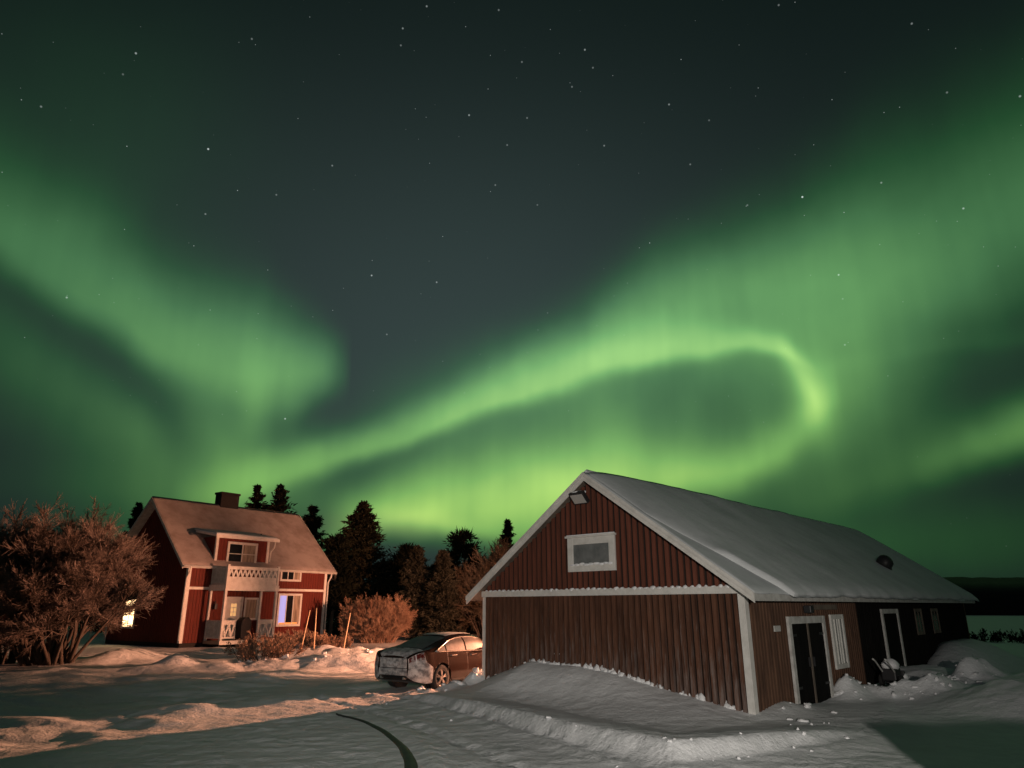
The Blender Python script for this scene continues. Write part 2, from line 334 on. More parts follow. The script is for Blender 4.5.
# ------------------------------------------------------------------ mesh helpers
class MB:
    """collects boxes, bars, tubes and sheets; build() links them as one mesh object"""
    def __init__(s): s.v = []; s.f = []
    def add(s, vs, fs):
        n = len(s.v); s.v.extend([tuple(p) for p in vs]); s.f.extend([tuple(n + i for i in f) for f in fs]); return s
    def box(s, x0, x1, y0, y1, z0, z1):
        vs = [(x, y, z) for x in (x0, x1) for y in (y0, y1) for z in (z0, z1)]
        return s.add(vs, [(0, 1, 3, 2), (4, 6, 7, 5), (0, 4, 5, 1), (2, 3, 7, 6), (0, 2, 6, 4), (1, 5, 7, 3)])
    def prism(s, poly, axis, a0, a1):
        """polygon (2D) extruded along an axis from a0 to a1; 2D coords are the other two axes in order"""
        def p3(p, a): q = list(p); q.insert(axis, a); return q
        n = len(poly)
        vs = [p3(p, a0) for p in poly] + [p3(p, a1) for p in poly]
        fs = [tuple(range(n))[::-1], tuple(range(n, 2 * n))] + [(i, (i + 1) % n, n + (i + 1) % n, n + i) for i in range(n)]
        return s.add(vs, fs)
    def bar(s, p, q, w, h=None, up=(0, 0, 1)):
        """rectangular bar from p to q"""
        h = h or w; p = Vector(p); q = Vector(q); d = (q - p).normalized()
        a = d.cross(Vector(up))
        if a.length < 1e-4: a = d.cross(Vector((1, 0, 0)))
        a.normalize(); b = a.cross(d).normalized()
        vs = [t + a * i * w / 2 + b * j * h / 2 for t in (p, q) for i, j in ((-1, -1), (1, -1), (1, 1), (-1, 1))]
        return s.add(vs, [(3, 2, 1, 0), (4, 5, 6, 7)] + [(i, (i + 1) % 4, 4 + (i + 1) % 4, 4 + i) for i in range(4)])
    def tube(s, pts, r, n=8, cap=True):
        pts = [Vector(p) for p in pts]; rs = r if isinstance(r, (list, tuple)) else [r] * len(pts)
        base = len(s.v); fs = []; vs = []
        a = None
        for i, p in enumerate(pts):
            d = (pts[min(i + 1, len(pts) - 1)] - pts[max(i - 1, 0)]).normalized()
            if a is None:
                a = d.cross(Vector((0, 0, 1)))
                if a.length < .1: a = d.cross(Vector((1, 0, 0)))
            a = (a - d * a.dot(d)).normalized(); b = d.cross(a)
            for k in range(n):
                t = 2 * math.pi * k / n; vs.append(p + (a * math.cos(t) + b * math.sin(t)) * rs[i])
        for i in range(len(pts) - 1):
            for k in range(n): fs.append((i * n + k, i * n + (k + 1) % n, (i + 1) * n + (k + 1) % n, (i + 1) * n + k))
        if cap: fs += [tuple(range(n))[::-1], tuple(range((len(pts) - 1) * n, len(pts) * n))]
        return s.add(vs, fs)
    def grid(s, P):
        """P: (n, m, 3) array of points"""
        n, m = P.shape[:2]
        return s.add(P.reshape(-1, 3).tolist(), [(i * m + j, i * m + j + 1, (i + 1) * m + j + 1, (i + 1) * m + j) for i in range(n - 1) for j in range(m - 1)])
    def lump(s, c, r, seed=0, n=9, sq=(1, 1, 1), jag=.25):
        rg = random.Random(seed); ph = [rg.uniform(0, 6.28) for _ in range(6)]
        vs = []; fs = []
        for i in range(n + 1):
            th = math.pi * i / n
            for k in range(2 * n):
                a = math.pi * k / n
                d = Vector((math.sin(th) * math.cos(a), math.sin(th) * math.sin(a), math.cos(th)))
                q = 1 + jag * (math.sin(3 * d.x + ph[0]) * math.sin(3 * d.y + ph[1]) + .6 * math.sin(6 * d.z + ph[2]) * math.sin(5 * d.x + ph[3]))
                vs.append((c[0] + d.x * r * q * sq[0], c[1] + d.y * r * q * sq[1], c[2] + d.z * r * q * sq[2]))
        m = 2 * n
        for i in range(n):
            for k in range(m): fs.append((i * m + k, (i + 1) * m + k, (i + 1) * m + (k + 1) % m, i * m + (k + 1) % m))
        return s.add(vs, fs)
    def build(s, name, m, parent=None, smooth=False, bevel=0):
        me = bpy.data.meshes.new(name); me.from_pydata(s.v, [], s.f)
        bm = bmesh.new(); bm.from_mesh(me); bmesh.ops.recalc_face_normals(bm, faces=bm.faces); bm.to_mesh(me); bm.free()
        me.materials.append(m)
        if smooth: me.polygons.foreach_set('use_smooth', [True] * len(me.polygons))
        o = bpy.data.objects.new(name, me); COL.objects.link(o)
        if parent: o.parent = parent
        if bevel:
            b = o.modifiers.new('bevel', 'BEVEL'); b.width = bevel; b.segments = 2; b.limit_method = 'ANGLE'
        return o
def tag(o, label=None, cat=None, group=None, kind=None):
    for k_, v_ in (('label', label), ('category', cat), ('group', group), ('kind', kind)):
        if v_: o[k_] = v_
    return o
def empty(name, loc, rz=0.):
    o = bpy.data.objects.new(name, None); COL.objects.link(o); o.location = loc; o.rotation_euler = (0, 0, rz); o.empty_display_size = .3
    return o
def fast_mesh(name, verts, faces, m, parent=None, smooth=False):
    """verts (n,3) array, faces (k,3) or (k,4) array"""
    me = bpy.data.meshes.new(name); n, k, w = len(verts), len(faces), faces.shape[1]
    me.vertices.add(n); me.vertices.foreach_set('co', np.asarray(verts, np.float32).ravel())
    me.loops.add(k * w); me.loops.foreach_set('vertex_index', np.asarray(faces, np.int32).ravel())
    me.polygons.add(k); me.polygons.foreach_set('loop_start', np.arange(0, k * w, w, dtype=np.int32)); me.polygons.foreach_set('loop_total', np.full(k, w, np.int32))
    if smooth: me.polygons.foreach_set('use_smooth', np.ones(k, bool))
    me.materials.append(m); me.update(calc_edges=True); me.validate()
    o = bpy.data.objects.new(name, me); COL.objects.link(o)
    if parent: o.parent = parent
    return o

# smooth value noise on arrays
_rg = np.random.default_rng(7); _T = _rg.random((256, 256))
def vnoise(x, y):
    xi = np.floor(x).astype(int); yi = np.floor(y).astype(int); fx = x - xi; fy = y - yi
    fx = fx * fx * (3 - 2 * fx); fy = fy * fy * (3 - 2 * fy)
    t = lambda i, j: _T[i & 255, j & 255]
    return (t(xi, yi) * (1 - fx) + t(xi + 1, yi) * fx) * (1 - fy) + (t(xi, yi + 1) * (1 - fx) + t(xi + 1, yi + 1) * fx) * fy
def fbm(x, y, oct=4):
    s = 0; a = .5
    for i in range(oct): s = s + a * (vnoise(x + 17 * i, y - 31 * i) - .5); x = x * 2.03; y = y * 2.03; a *= .5
    return s
def sstep(x, a, b):
    t = np.clip((x - a) / (b - a), 0, 1); return t * t * (3 - 2 * t)

# ------------------------------------------------------------------ layout (metres)
BARN_C = np.array([4.788, 15.138]); BARN_A = .7428; BARN_W = 7.53; BARN_L = 19.9
BD = np.array([math.sin(BARN_A), math.cos(BARN_A)]); BN = np.array([-BD[1], BD[0]])      # along the barn, across it to the left
HOUSE_C = np.array([-17.92, 40.19]); HOUSE_A = .6189; HOUSE_L = 9.68; HOUSE_HD = 4.07
HD_ = np.array([math.sin(HOUSE_A), math.cos(HOUSE_A)]); HN = np.array([-HD_[1], HD_[0]])
CAR_REAR = np.array([-2.05, 20.9]); CAR_A = rad(35)

# ------------------------------------------------------------------ snow covered ground
def axis_pts(segs):
    out = [segs[0][0]]
    for a, b, st in segs:
        n = max(1, int(round((b - a) / st))); out += list(np.linspace(a, b, n + 1)[1:])
    return np.array(out)
XS = axis_pts([(-3000, -600, 400), (-600, -120, 60), (-120, -40, 6), (-40, -20, .8), (-20, -9, .25), (-9, 13, .1), (13, 24, .3), (24, 60, 2), (60, 160, 10), (160, 600, 60), (600, 3000, 400)])
YS = axis_pts([(-400, -40, 60), (-40, 6, 3), (6, 9, .3), (9, 23, .1), (23, 36, .25), (36, 60, .8), (60, 120, 5), (120, 400, 20), (400, 4000, 400)])
def seg_dist(x, y, pts):
    """signed distance to a polyline, positive on its left; and the running length at the foot point"""
    best = np.full(x.shape, 1e9); sg = np.ones(x.shape); run = np.zeros(x.shape); acc = 0
    for (x0, y0), (x1, y1) in zip(pts[:-1], pts[1:]):
        L = math.hypot(x1 - x0, y1 - y0); ux, uy = (x1 - x0) / L, (y1 - y0) / L
        t = np.clip((x - x0) * ux + (y - y0) * uy, 0, L); px = x - x0 - ux * t; py = y - y0 - uy * t
        d = np.hypot(px, py); m = d < best
        best = np.where(m, d, best); sg = np.where(m, np.sign(ux * (y - y0) - uy * (x - x0)), sg); run = np.where(m, acc + t, run); acc += L
    return best * sg, run
BANK = [(-3.2, 18.6), (-1.7, 17.0), (-.8, 15.5), (.85, 12.65), (1.5, 11.7), (2.25, 10.85), (3.3, 11.25), (4.7, 12.1), (6.0, 13.1), (7.0, 14.6), (7.7, 15.8)]
CURVE = [(-3.6, 15.7), (-2.85, 14.75), (-2.25, 13.6), (-1.72, 12.2), (-1.42, 11.0), (-1.25, 9.6), (-1.2, 7.0)]
DRIFT = [(-.01, .06), (.88, .50), (1.76, .80), (2.47, .77), (3.26, .76), (4.3, .66), (4.97, .51), (5.52, .40), (6.21, .30), (6.85, .18), (7.53, .04)]
RIDGE = [(7.9, 18.3), (8.7, 18.75), (9.3, 18.5), (10.0, 18.3), (10.9, 18.9), (11.6, 19.7), (12.6, 20.3)]
TRACK = [(-5.0, 19.6), (-2.6, 17.0), (-.9, 14.2), (.6, 11.4), (2.6, 8.4), (5.0, 5.5)]
LANE = [(-5.6, 24.6), (-7.2, 23.2), (-8.8, 21.6), (-10.6, 19.6), (-12.2, 17.4)]
MOUND = [(-14.5, 24.5), (-11.5, 25.3), (-9.0, 26.0), (-7.4, 27.0), (-5.8, 26.7), (-4.4, 27.3)]
def height(x, y):
    far = sstep(np.hypot(x, y), 45, 130)
    h = fbm(x * .12, y * .12, 3) * .35 * (1 - .5 * far) + fbm(x * .6 + 9, y * .6, 3) * .09
    flat = sstep(x, -4.5, -1) * (1 - sstep(x, 16, 24)) * sstep(y, 4, 8) * (1 - sstep(y, 26, 34)); h = h * (1 - .85 * flat) - .03 * flat
    # broken soft snow on the lawn to the left
    lawn = sstep(-x, 4.8, 7.5) * sstep(y, 10, 13) * (1 - sstep(y, 36, 44))
    h = h + lawn * (np.abs(fbm(x * .45, y * .6 + 40, 4)) * .38 + fbm(x * .22, y * .4 + 4, 2) * .18 + fbm(x * 1.5 + 20, y * 1.8, 4) * .11)
    # driven yard: flat with wheel ruts
    yard = sstep(y, 2, 8) * (1 - sstep(y, 19, 23)) * sstep(x, -6.5, -4.5) * (1 - sstep(x, 4.5, 6.5))
    q = x * .83 + y * .35
    h = h * (1 - .75 * yard) + yard * (fbm(q * 1.3 + 60, (y * .9 - x * .35) * 8, 4) * .028 + np.maximum(0, fbm(q * 2.6, (y * .9 - x * .35) * 11 + 70, 3) - .10) * .16)
    # cut edge of the ploughed snow in front of the barn
    d, s = seg_dist(x, y, BANK)
    d = d + fbm(x * .9, y * .9 + 5, 3) * .16 + fbm(x * 5, y * 5, 2) * .03
    ht = np.interp(s, [0, 1.5, 3.5, 7, 8.5, 9.8, 11.5, 13, 14.5], [0, .16, .23, .26, .28, .29, .26, .17, .04])
    inside = np.where(d > 0, ht * sstep(d, 0, .19) * (1 - .8 * sstep(d, .4, 2.0)), 0)
    h = h * (1 - sstep(d, 0, .3) * .5) + np.where(d > -2, inside, 0)
    h = h + np.where((d > -.8) & (d < .1), sstep(d, -.8, 0) * .06, 0)
    # drift blown up against the barn gable
    rx, ry = x - BARN_C[0], y - BARN_C[1]
    u = BARN_W - (rx * BN[0] + ry * BN[1]); w = -(rx * BD[0] + ry * BD[1])
    top = np.interp(u, [p[0] for p in DRIFT], [p[1] for p in DRIFT])
    m = sstep(u, -.6, .1) * (1 - sstep(u, BARN_W - .05, BARN_W + .5))
    wd = 2.5 + .35 * np.sin(u * 1.3)
    drift = top * (1 - sstep(w, -.05, wd)) ** 1.25 * m * (w > -1.5)
    h = np.where(drift > .01, np.maximum(h * (1 - sstep(drift, 0, .3)), 0) + drift, h)
    # inside the barn footprint stay low
    tt, vv = rx * BD[0] + ry * BD[1], rx * BN[0] + ry * BN[1]
    ins = (tt > .3) & (tt < BARN_L - .3) & (vv > .3) & (vv < BARN_W - .3)
    h = np.where(ins, -.15, h)
    # along the long side of the barn
    sidem = sstep(-vv, -.3, .05) * (1 - sstep(-vv, 1.0, 3.2)) * sstep(tt, 5.5, 7) * (1 - sstep(tt, 22, 24))
    h = h + sidem * (.10 + .85 * sstep(tt, 11.5, 15.5) * (1 - sstep(-vv, .3, 2.6)) * (1 - .7 * sstep(tt, 18, 21)))
    door = np.exp(-((tt - 1.2) / 1.0) ** 2) * np.exp(-((vv + .1) / .5) ** 2)
    h = h + door * .16
    # ridge of ploughed lumps beside the door
    d2, s2 = seg_dist(x, y, RIDGE)
    h = h + .46 * np.exp(-(np.abs(d2) / .36) ** 1.5) * (.75 + 1.5 * fbm(x * 2.2 + 3, y * 2.2, 3))
    # piles on the right
    for px, py, r, a in ((13.6, 18.6, 1.9, .58), (11.3, 16.5, 1.7, .52), (12.3, 21.8, 1.6, .35)):
        g2 = ((x - px) ** 2 + (y - py) ** 2) / r ** 2
        h = h + a * np.exp(-g2 ** 1.6) * (1 + .8 * fbm(x * 1.4, y * 1.4 + 11, 3))
    # wheel tracks
    for off in (-.75, .75):
        d6, s6 = seg_dist(x, y, [(px_ + off * .85, py_ + off * .5) for px_, py_ in TRACK])
        h = h - .045 * np.exp(-(np.abs(d6) / .13) ** 3) * (.7 + .3 * np.sign(np.sin(s6 * 42 + 2 * np.sin(d6 * 30)))) + .03 * np.exp(-((np.abs(d6) - .22) / .07) ** 2) * (.5 + 2 * fbm(x * 4, y * 4, 2))
    # curved step left by the plough
    d3, s3 = seg_dist(x, y, CURVE)
    deep = np.interp(s3, [0, 1.0, 3, 9], [.0, .05, .12, .16])
    near = 1 - sstep(np.hypot(x, y - 14), 12, 17)
    h = h + near * fbm(x * 4.2, y * 4.2 + 9, 3) * .035 + fbm(x * 4.5 + 3, y * 4.5, 3) * .12 * np.exp(-((x + 3.2) / 2.2) ** 2 - ((y - 18.6) / 1.3) ** 2)
    quiet = np.exp(-(np.abs(d3) / .42) ** 3) * sstep(s3, .0, .8); h = h * (1 - quiet) + quiet * .01
    h = h + .4 * deep * np.exp(-((d3 - .34) / .16) ** 2)
    # bank in front of the house and by the snow markers
    d4, s4 = seg_dist(x, y, MOUND)
    ln = np.interp(s4, [0, 3, 6, 8, 10.5], [.10, .15, .26, .42, .34])
    h = h + ln * np.exp(-(d4 / 1.35) ** 2) * (1 + 1.6 * fbm(x * 1.1, y * 1.1, 4))
    for px, py, r, a in ((-8.6, 30.6, 1.7, .40), (-5.4, 30.8, 2.2, .42), (-11.6, 25.7, .65, .34), (-5.3, 17.8, 1.0, .10), (-7.0, 16.4, 1.4, .10), (-9.2, 14.9, 1.5, .10), (-15.6, 30.8, 1.6, .3), (-15.2, 29.0, 1.2, .3), (-13.0, 33.5, 2.0, .3), (-8.0, 34.5, 2.5, .25)):
        g2 = ((x - px) ** 2 + (y - py) ** 2) / r ** 2
        h = h + a * np.exp(-g2) * (1 + .9 * fbm(x * .9, y * .9 + 77, 4))
    d5, s5 = seg_dist(x, y, LANE)
    h = h + .16 * np.exp(-(np.abs(d5) / .9) ** 1.7) * (1 + 1.6 * fbm(x * 1.3 + 8, y * 1.3, 4)) * np.interp(s5, [0, 1.5, 6, 10], [0, 1, .8, .3])
    # ploughed lumps beside the car
    for px, py, r, a in ((-1.05, 20.35, .38, .36), (-1.55, 19.7, .4, .20), (-2.3, 19.1, .45, .10), (-.75, 20.8, .35, .30)):
        h = h + a * np.exp(-(((x - px) ** 2 + (y - py) ** 2) / r ** 2) ** 1.3) * (1 + 1.6 * fbm(x * 4, y * 4, 3))
    # the parking place and the way past it are driven flat
    cx, cy = CAR_REAR + 1.35 * np.array([math.sin(CAR_A), math.cos(CAR_A)]) - .75 * np.array([math.cos(CAR_A), -math.sin(CAR_A)])
    lx = (x - cx) * math.sin(CAR_A) + (y - cy) * math.cos(CAR_A); ly = (x - cx) * math.cos(CAR_A) - (y - cy) * math.sin(CAR_A)
    park = (1 - sstep(np.abs(lx), 2.5, 3.4)) * (1 - sstep(np.abs(ly), .95, 1.35))
    h = h * (1 - park) + park * -.08
    # house stands level
    hx, hy = x - HOUSE_C[0], y - HOUSE_C[1]
    ht_, hv = hx * HD_[0] + hy * HD_[1], hx * HN[0] + hy * HN[1]
    hm = sstep(ht_, -2, -.2) * (1 - sstep(ht_, HOUSE_L + .2, HOUSE_L + 2)) * sstep(hv, -3.2, -1.6) * (1 - sstep(hv, 8.2, 10))
    h = h * (1 - hm) + hm * .02
    # open field sinks to the frozen lake on the right
    field = sstep(x, 18, 60) * sstep(y, 15, 60)
    h = h - 1.3 * field
    return h
X, Y = np.meshgrid(XS, YS, indexing='ij')
Z = height(X, Y)
nx, ny = X.shape
I = np.arange(nx * ny).reshape(nx, ny)
F = np.stack([I[:-1, :-1], I[1:, :-1], I[1:, 1:], I[:-1, 1:]], -1).reshape(-1, 4)
tag(fast_mesh('snowy_ground', np.stack([X, Y, Z], -1).reshape(-1, 3), F, M['snow'], smooth=True), kind='structure')
def dark_curve():
    """narrow dark strip that follows the curved step"""
    P = np.array(CURVE[:-1]); t = np.linspace(0, len(P) - 1, 60); c = np.stack([np.interp(t, range(len(P)), P[:, 0]), np.interp(t, range(len(P)), P[:, 1])], 1)
    for _ in range(6): c[1:-1] = (c[:-2] + 2 * c[1:-1] + c[2:]) / 4
    d = np.gradient(c, axis=0); n = np.stack([-d[:, 1], d[:, 0]], 1) / np.linalg.norm(d, axis=1, keepdims=True)
    w = np.interp(t, [0, 1, 2.5, 4, 5], [.012, .035, .075, .10, .11]) * (1 + .3 * fbm(t * 2, t * 0, 2))
    rows = [c + n * (w * k_)[:, None] for k_ in (-1, -.4, .4, 1)]
    R = np.stack(rows, 1); z = height(R[..., 0].ravel(), R[..., 1].ravel()).reshape(R.shape[:2]) + .03
    z[:, 0] -= .04; z[:, 3] -= .04
    tag(MB().grid(np.concatenate([R, z[..., None]], -1)).build('road_strip', M['dark_strip'], smooth=True), kind='structure')  # dark sheet laid on the snow along the curve, widening towards the camera
dark_curve()
def gz(x, y): return float(height(np.array([float(x)]), np.array([float(y)]))[0])

# low forested hills beyond the lake, right of the barn
def hills():
    n = 220; ang = np.linspace(rad(15), rad(75), n); prof = []
    V_, F_ = [], []
    for i, a in enumerate(ang):
        top = 15 + 3 * float(fbm(np.array([a * 9.]), np.array([3.]), 3)[0]) + .9 * float(fbm(np.array([a * 130.]), np.array([8.]), 3)[0]) + 4 * max(0, a - rad(42))
        for r, z in ((330, -3), (333, .3 * top), (345, .62 * top), (420, .86 * top), (560, 1.18 * top * 1.15), (900, -5)):
            V_.append((math.sin(a) * r, math.cos(a) * r, z))
    m = 6
    for i in range(n - 1):
        for j in range(m - 1): F_.append((i * m + j, (i + 1) * m + j, (i + 1) * m + j + 1, i * m + j + 1))
    tag(fast_mesh('hills', np.array(V_), np.array(F_), M['hill']), kind='structure')
hills()
# ------------------------------------------------------------------ openings in a wall facing -y or -x (local coordinates of the building)
def fbox(mb, face, a0, a1, z0, z1, d0, d1):
    """box on a wall: a along the wall, d outwards from the wall plane"""
    ax, p0 = face
    lo, hi = p0 - d1, p0 - d0
    if ax == 'y': mb.box(a0, a1, lo, hi, z0, z1)
    else: mb.box(lo, hi, a0, a1, z0, z1)
    return mb
def window(parent, face, a0, a1, z0, z1, fw, frame_m, pane_ms, cross=(), depth=.05, name='window', casing_top=0., label=None):
    """frame with casing, panes split at equal widths, horizontal bars at the given heights"""
    fr = MB()
    fbox(fr, face, a0, a0 + fw, z0, z1, -.03, depth); fbox(fr, face, a1 - fw, a1, z0, z1, -.03, depth)
    fbox(fr, face, a0 + fw, a1 - fw, z0, z0 + fw, -.03, depth - .006); fbox(fr, face, a0 + fw, a1 - fw, z1 - fw, z1, -.03, depth - .006)
    if casing_top: fbox(fr, face, a0 - .05, a1 + .05, z1, z1 + casing_top, -.03, depth + .04)
    n = len(pane_ms); w = (a1 - a0 - 2 * fw) / n
    bar = fw * .45
    for i in range(1, n): fbox(fr, face, a0 + fw + i * w - bar / 2, a0 + fw + i * w + bar / 2, z0 + fw, z1 - fw, -.03, depth - .012)
    for i in range(n):
        l_, r_ = a0 + fw + i * w + (bar / 2 if i else 0), a0 + fw + (i + 1) * w - (bar / 2 if i < n - 1 else 0)
        for zc in cross: fbox(fr, face, l_, r_, zc - bar / 3, zc + bar / 3, -.03, depth - .018)
    w_ = fr.build(name, frame_m, parent, bevel=.006)
    for i, pm in enumerate(pane_ms):
        p = MB(); fbox(p, face, a0 + fw + i * w, a0 + fw + (i + 1) * w, z0 + fw, z1 - fw, -.02, .026)
        p.build('pane', pm, w_)
    return w_

# ------------------------------------------------------------------ barn
def slope_snow(name, m, parent, x_lo, x_hi, v_edge, v_ridge, zf, thick, seed=0, nx_=120, nv=26, ramp_=0.):
    """snow lying on a roof slope: x along the ridge, v across; x_lo(v) may vary. Closed sheet with rounded edges."""
    U, Vv = np.meshgrid(np.linspace(0, 1, nx_), np.linspace(0, 1, nv), indexing='ij')
    v = v_edge + (v_ridge - v_edge) * Vv
    xl = x_lo(Vv) if callable(x_lo) else np.full(Vv.shape, x_lo)
    # crowd the grid towards the front edge
    Ue = U ** 1.6
    x = xl + (x_hi - xl) * Ue
    wav = fbm(x * .9 + seed, v * 0 + seed * 3.1, 3)
    v = v + np.where(Vv < .12, (1 - Vv / .12) * wav * .26 * np.sign(v_edge - v_ridge), 0)
    base = zf(v)
    ed = np.minimum(np.minimum((x - xl) / (.10 + ramp_ * sstep(Vv, .26, .40)), (x_hi - x) / .12), (Vv + .004) / .022)
    ed = np.sqrt(np.clip(ed, 0, 1) * (2 - np.clip(ed, 0, 1)))
    t = thick * (1 + .7 * fbm(x * .45 + seed, v * .45 + 7, 3)) * ed + .012 * fbm(x * 3, v * 3, 3) * ed + .004
    top = np.stack([x, v, base + t], -1)
    bot = np.stack([x, v, base - .002 + 0 * x], -1)
    n = nx_ * nv; I_ = np.arange(n).reshape(nx_, nv)
    q = lambda J_: np.stack([J_[:-1, :-1], J_[1:, :-1], J_[1:, 1:], J_[:-1, 1:]], -1).reshape(-1, 4)
    fs = [q(I_), q(I_ + n)[:, ::-1]]
    for e in (I_[0, :], I_[-1, ::-1], I_[::-1, 0], I_[:, -1]): fs.append(np.stack([e[:-1], e[1:], e[1:] + n, e[:-1] + n], -1))
    return fast_mesh(name, np.concatenate([top.reshape(-1, 3), bot.reshape(-1, 3)]), np.concatenate(fs), m, parent, smooth=True)

barn = tag(empty('barn', (*BARN_C, 0), rad(90) - BARN_A), 'long red barn with white bargeboards, snow on its roof and a drift against its gable', 'barn')
W, L, MID = BARN_W, BARN_L, BARN_W / 2
ztop = lambda y: 5.30 - .71 * np.abs(y - MID)
zt = lambda y: float(ztop(np.array(float(y))))
GX = ('x', 0.0)
# gable: lower weathered boards with battens, red boards above
g = MB(); g.box(0, .10, .0, W, -.4, 2.40)
k = .165; nb = int(W / k)
rgb_ = random.Random(4)
bt_ = MB()
for i in range(nb + 1):
    y = .18 + i * (W - .34) / nb; w_ = .044 + rgb_.uniform(-.005, .005)
    bt_.box(-.078 - rgb_.uniform(0, .008), .002, y - w_, y + w_, -.4, 2.36)
gw_ = g.build('lower_gable_wall', M['groove_shade'], barn)
bt_.build('board_cladding', M['frosted_brown'], gw_)
u_ = MB(); pts = [(0.03, 2.42), (W - .03, 2.42), (W - .03, zt(0) - .12), (MID, 5.30 - .12), (.03, zt(0) - .12)]
u_.prism(pts, 0, -.035, .06)
ubt = MB(); u_.build('upper_gable_wall', M['groove_shade'], barn); u_ = ubt
for i in range(nb + 1):
    y = .06 + i * (W - .12) / nb; w_ = .046 + rgb_.uniform(-.003, .003); zt_ = zt(y) - .13
    if 3.06 < W - y < 4.40:
        u_.box(-.084, -.03, y - w_, y + w_, 2.50, 2.92)
        if zt_ > 3.8: u_.box(-.084, -.03, y - w_, y + w_, 3.76, zt_)
    else: u_.box(-.084, -.03, y - w_, y + w_, 2.50, zt_)
u_.build('upper_gable_boards', M['barn_red'], barn)
band = MB().box(-.115, -.036, -.02, W + .02, 2.355, 2.505).build('gable_band', M['white'], barn, bevel=.006)
s_ = MB()
for i in range(nb):
    y = .06 + (i + .5) * (W - .12) / nb
    s_.lump((-.085, y, 2.50), .05 * rgb_.uniform(.7, 1.25), seed=i, n=5, sq=(.7, 1.25, rgb_.uniform(.45, .9)))
s_.build('snow_ledge', M['snow_clod'], band, smooth=True)['kind'] = 'stuff'
# window in the gable, a grey frosted pane in a white frame
w_ = window(barn, ('x', -.065), W - 4.44, W - 3.02, 2.92, 3.74, .17, M['white'], [M['grey_pane']], depth=.055, casing_top=.05)
MB().add([], []).box(-.135, -.10, W - 4.46, W - 3.0, 3.79, 3.815).build('snow_cap', M['snow_clod'], w_, bevel=.01)
sl_ = MB()
for i in range(9): sl_.lump((-.10, W - 4.30 + i * .142, 3.09 + .012 * math.sin(i * 2.3)), .085, seed=i, n=6, sq=(.5, 1.2, .35))
sl_.build('sill_snow', M['snow_clod'], w_, smooth=True)['kind'] = 'stuff'
# flood lamp below the peak, unlit
fl = MB().box(-.10, -.062, W - 3.60, W - 3.46, 4.70, 4.86).bar((-.09, W - 3.53, 4.80), (-.22, W - 3.53, 4.80), .04).build('flood_lamp_bracket', M['dark_metal'], barn)
hd_ = MB(); c_ = Vector((-.27, W - 3.54, 4.69)); q_ = Vector((-.72, 0, .69)); n_f = Vector((-.69, 0, -.72)); y_ = Vector((0, 1, 0))
def tilted(mb, hy, hq, n0, n1):
    vs = [c_ + y_ * i * hy + q_ * j * hq + n_f * k_ for i in (-1, 1) for j in (-1, 1) for k_ in (n0, n1)]
    return mb.add(vs, [(0, 1, 3, 2), (4, 6, 7, 5), (0, 4, 5, 1), (2, 3, 7, 6), (0, 2, 6, 4), (1, 5, 7, 3)])
h_ = tilted(hd_, .22, .17, -.08, .03).build('flood_lamp_head', M['dark_metal'], barn, bevel=.01)
tilted(MB(), .185, .135, .02, .036).build('lamp_glass', M['lamp_glass'], h_)
MB().lump((-.26, W - 3.54, 4.83), .13, seed=3, n=6, sq=(.9, 1.6, .3)).build('snow_cap', M['snow_clod'], h_, smooth=True)
# long wall with the openings, back gable, left wall
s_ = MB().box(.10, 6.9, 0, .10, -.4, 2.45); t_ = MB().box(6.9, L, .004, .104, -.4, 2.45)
for i in range(int(L / .15)):
    x = .22 + i * .15
    if x > L - .05: break
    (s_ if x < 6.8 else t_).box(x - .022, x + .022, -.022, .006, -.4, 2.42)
s_.build('side_wall_boards', M['barn_brown'], barn); t_.build('dimmed_wall_boards', M['tar_and_dim'], barn)  # far boards coloured dark for the flood light falling off along the wall
MB().box(.10, L, W - .10, W, -.4, 2.45).build('back_side_wall', M['barn_red'], barn)
MB().prism([(0.0, -.4), (W, -.4), (W, zt(0) - .15), (MID, 5.14), (0.0, zt(0) - .15)], 0, L - .003, L + .10).build('rear_gable_wall', M['barn_brown'], barn)
c1 = MB().box(-.090, .09, -.035, .0, -.4, 2.40).box(-.090, -.0, .0, .115, -.4, 2.352)
c1.build('corner_board', M['white'], barn, bevel=.005)
MB().box(-.055, .0, W - .12, W + .03, -.4, 2.352).box(0, .14, W, W + .03, -.4, 2.40).build('corner_board', M['white'], barn, bevel=.005)
SY = ('y', 0.0)
# double door, black, in a white frame
fr = MB(); fbox(fr, SY, 1.98, 2.13, -.3, 1.88, -.02, .06); fbox(fr, SY, 4.06, 4.21, -.3, 1.88, -.02, .06); fbox(fr, SY, 2.13, 4.06, 1.72, 1.88, -.02, .055)
dr = fr.build('double_door', M['grey_white'], barn, bevel=.005)
p = MB(); fbox(p, SY, 2.13, 3.06, -.3, 1.72, -.02, .026); p.build('door_leaf', M['tar_and_dim'], dr)
p = MB(); fbox(p, SY, 3.14, 4.06, -.3, 1.72, -.02, .026); p.build('door_leaf', M['tar_and_dim'], dr)
for x0, sgn in ((2.96, 1), (3.22, -1)):
    p = MB(); fbox(p, SY, x0 - .015, x0 + .015, .78, .98, .026, .07); p.build('door_handle', M['dark_metal'], dr)
for x0 in (2.14, 3.80):
    for z0 in (.35, 1.45):
        p = MB(); fbox(p, SY, x0, x0 + .26, z0, z0 + .05, .026, .036); p.build('hinge', M['dark_metal'], dr)
p = MB(); fbox(p, SY, 3.06, 3.14, -.3, 1.72, -.02, .045); p.build('door_post', M['wood'], dr)
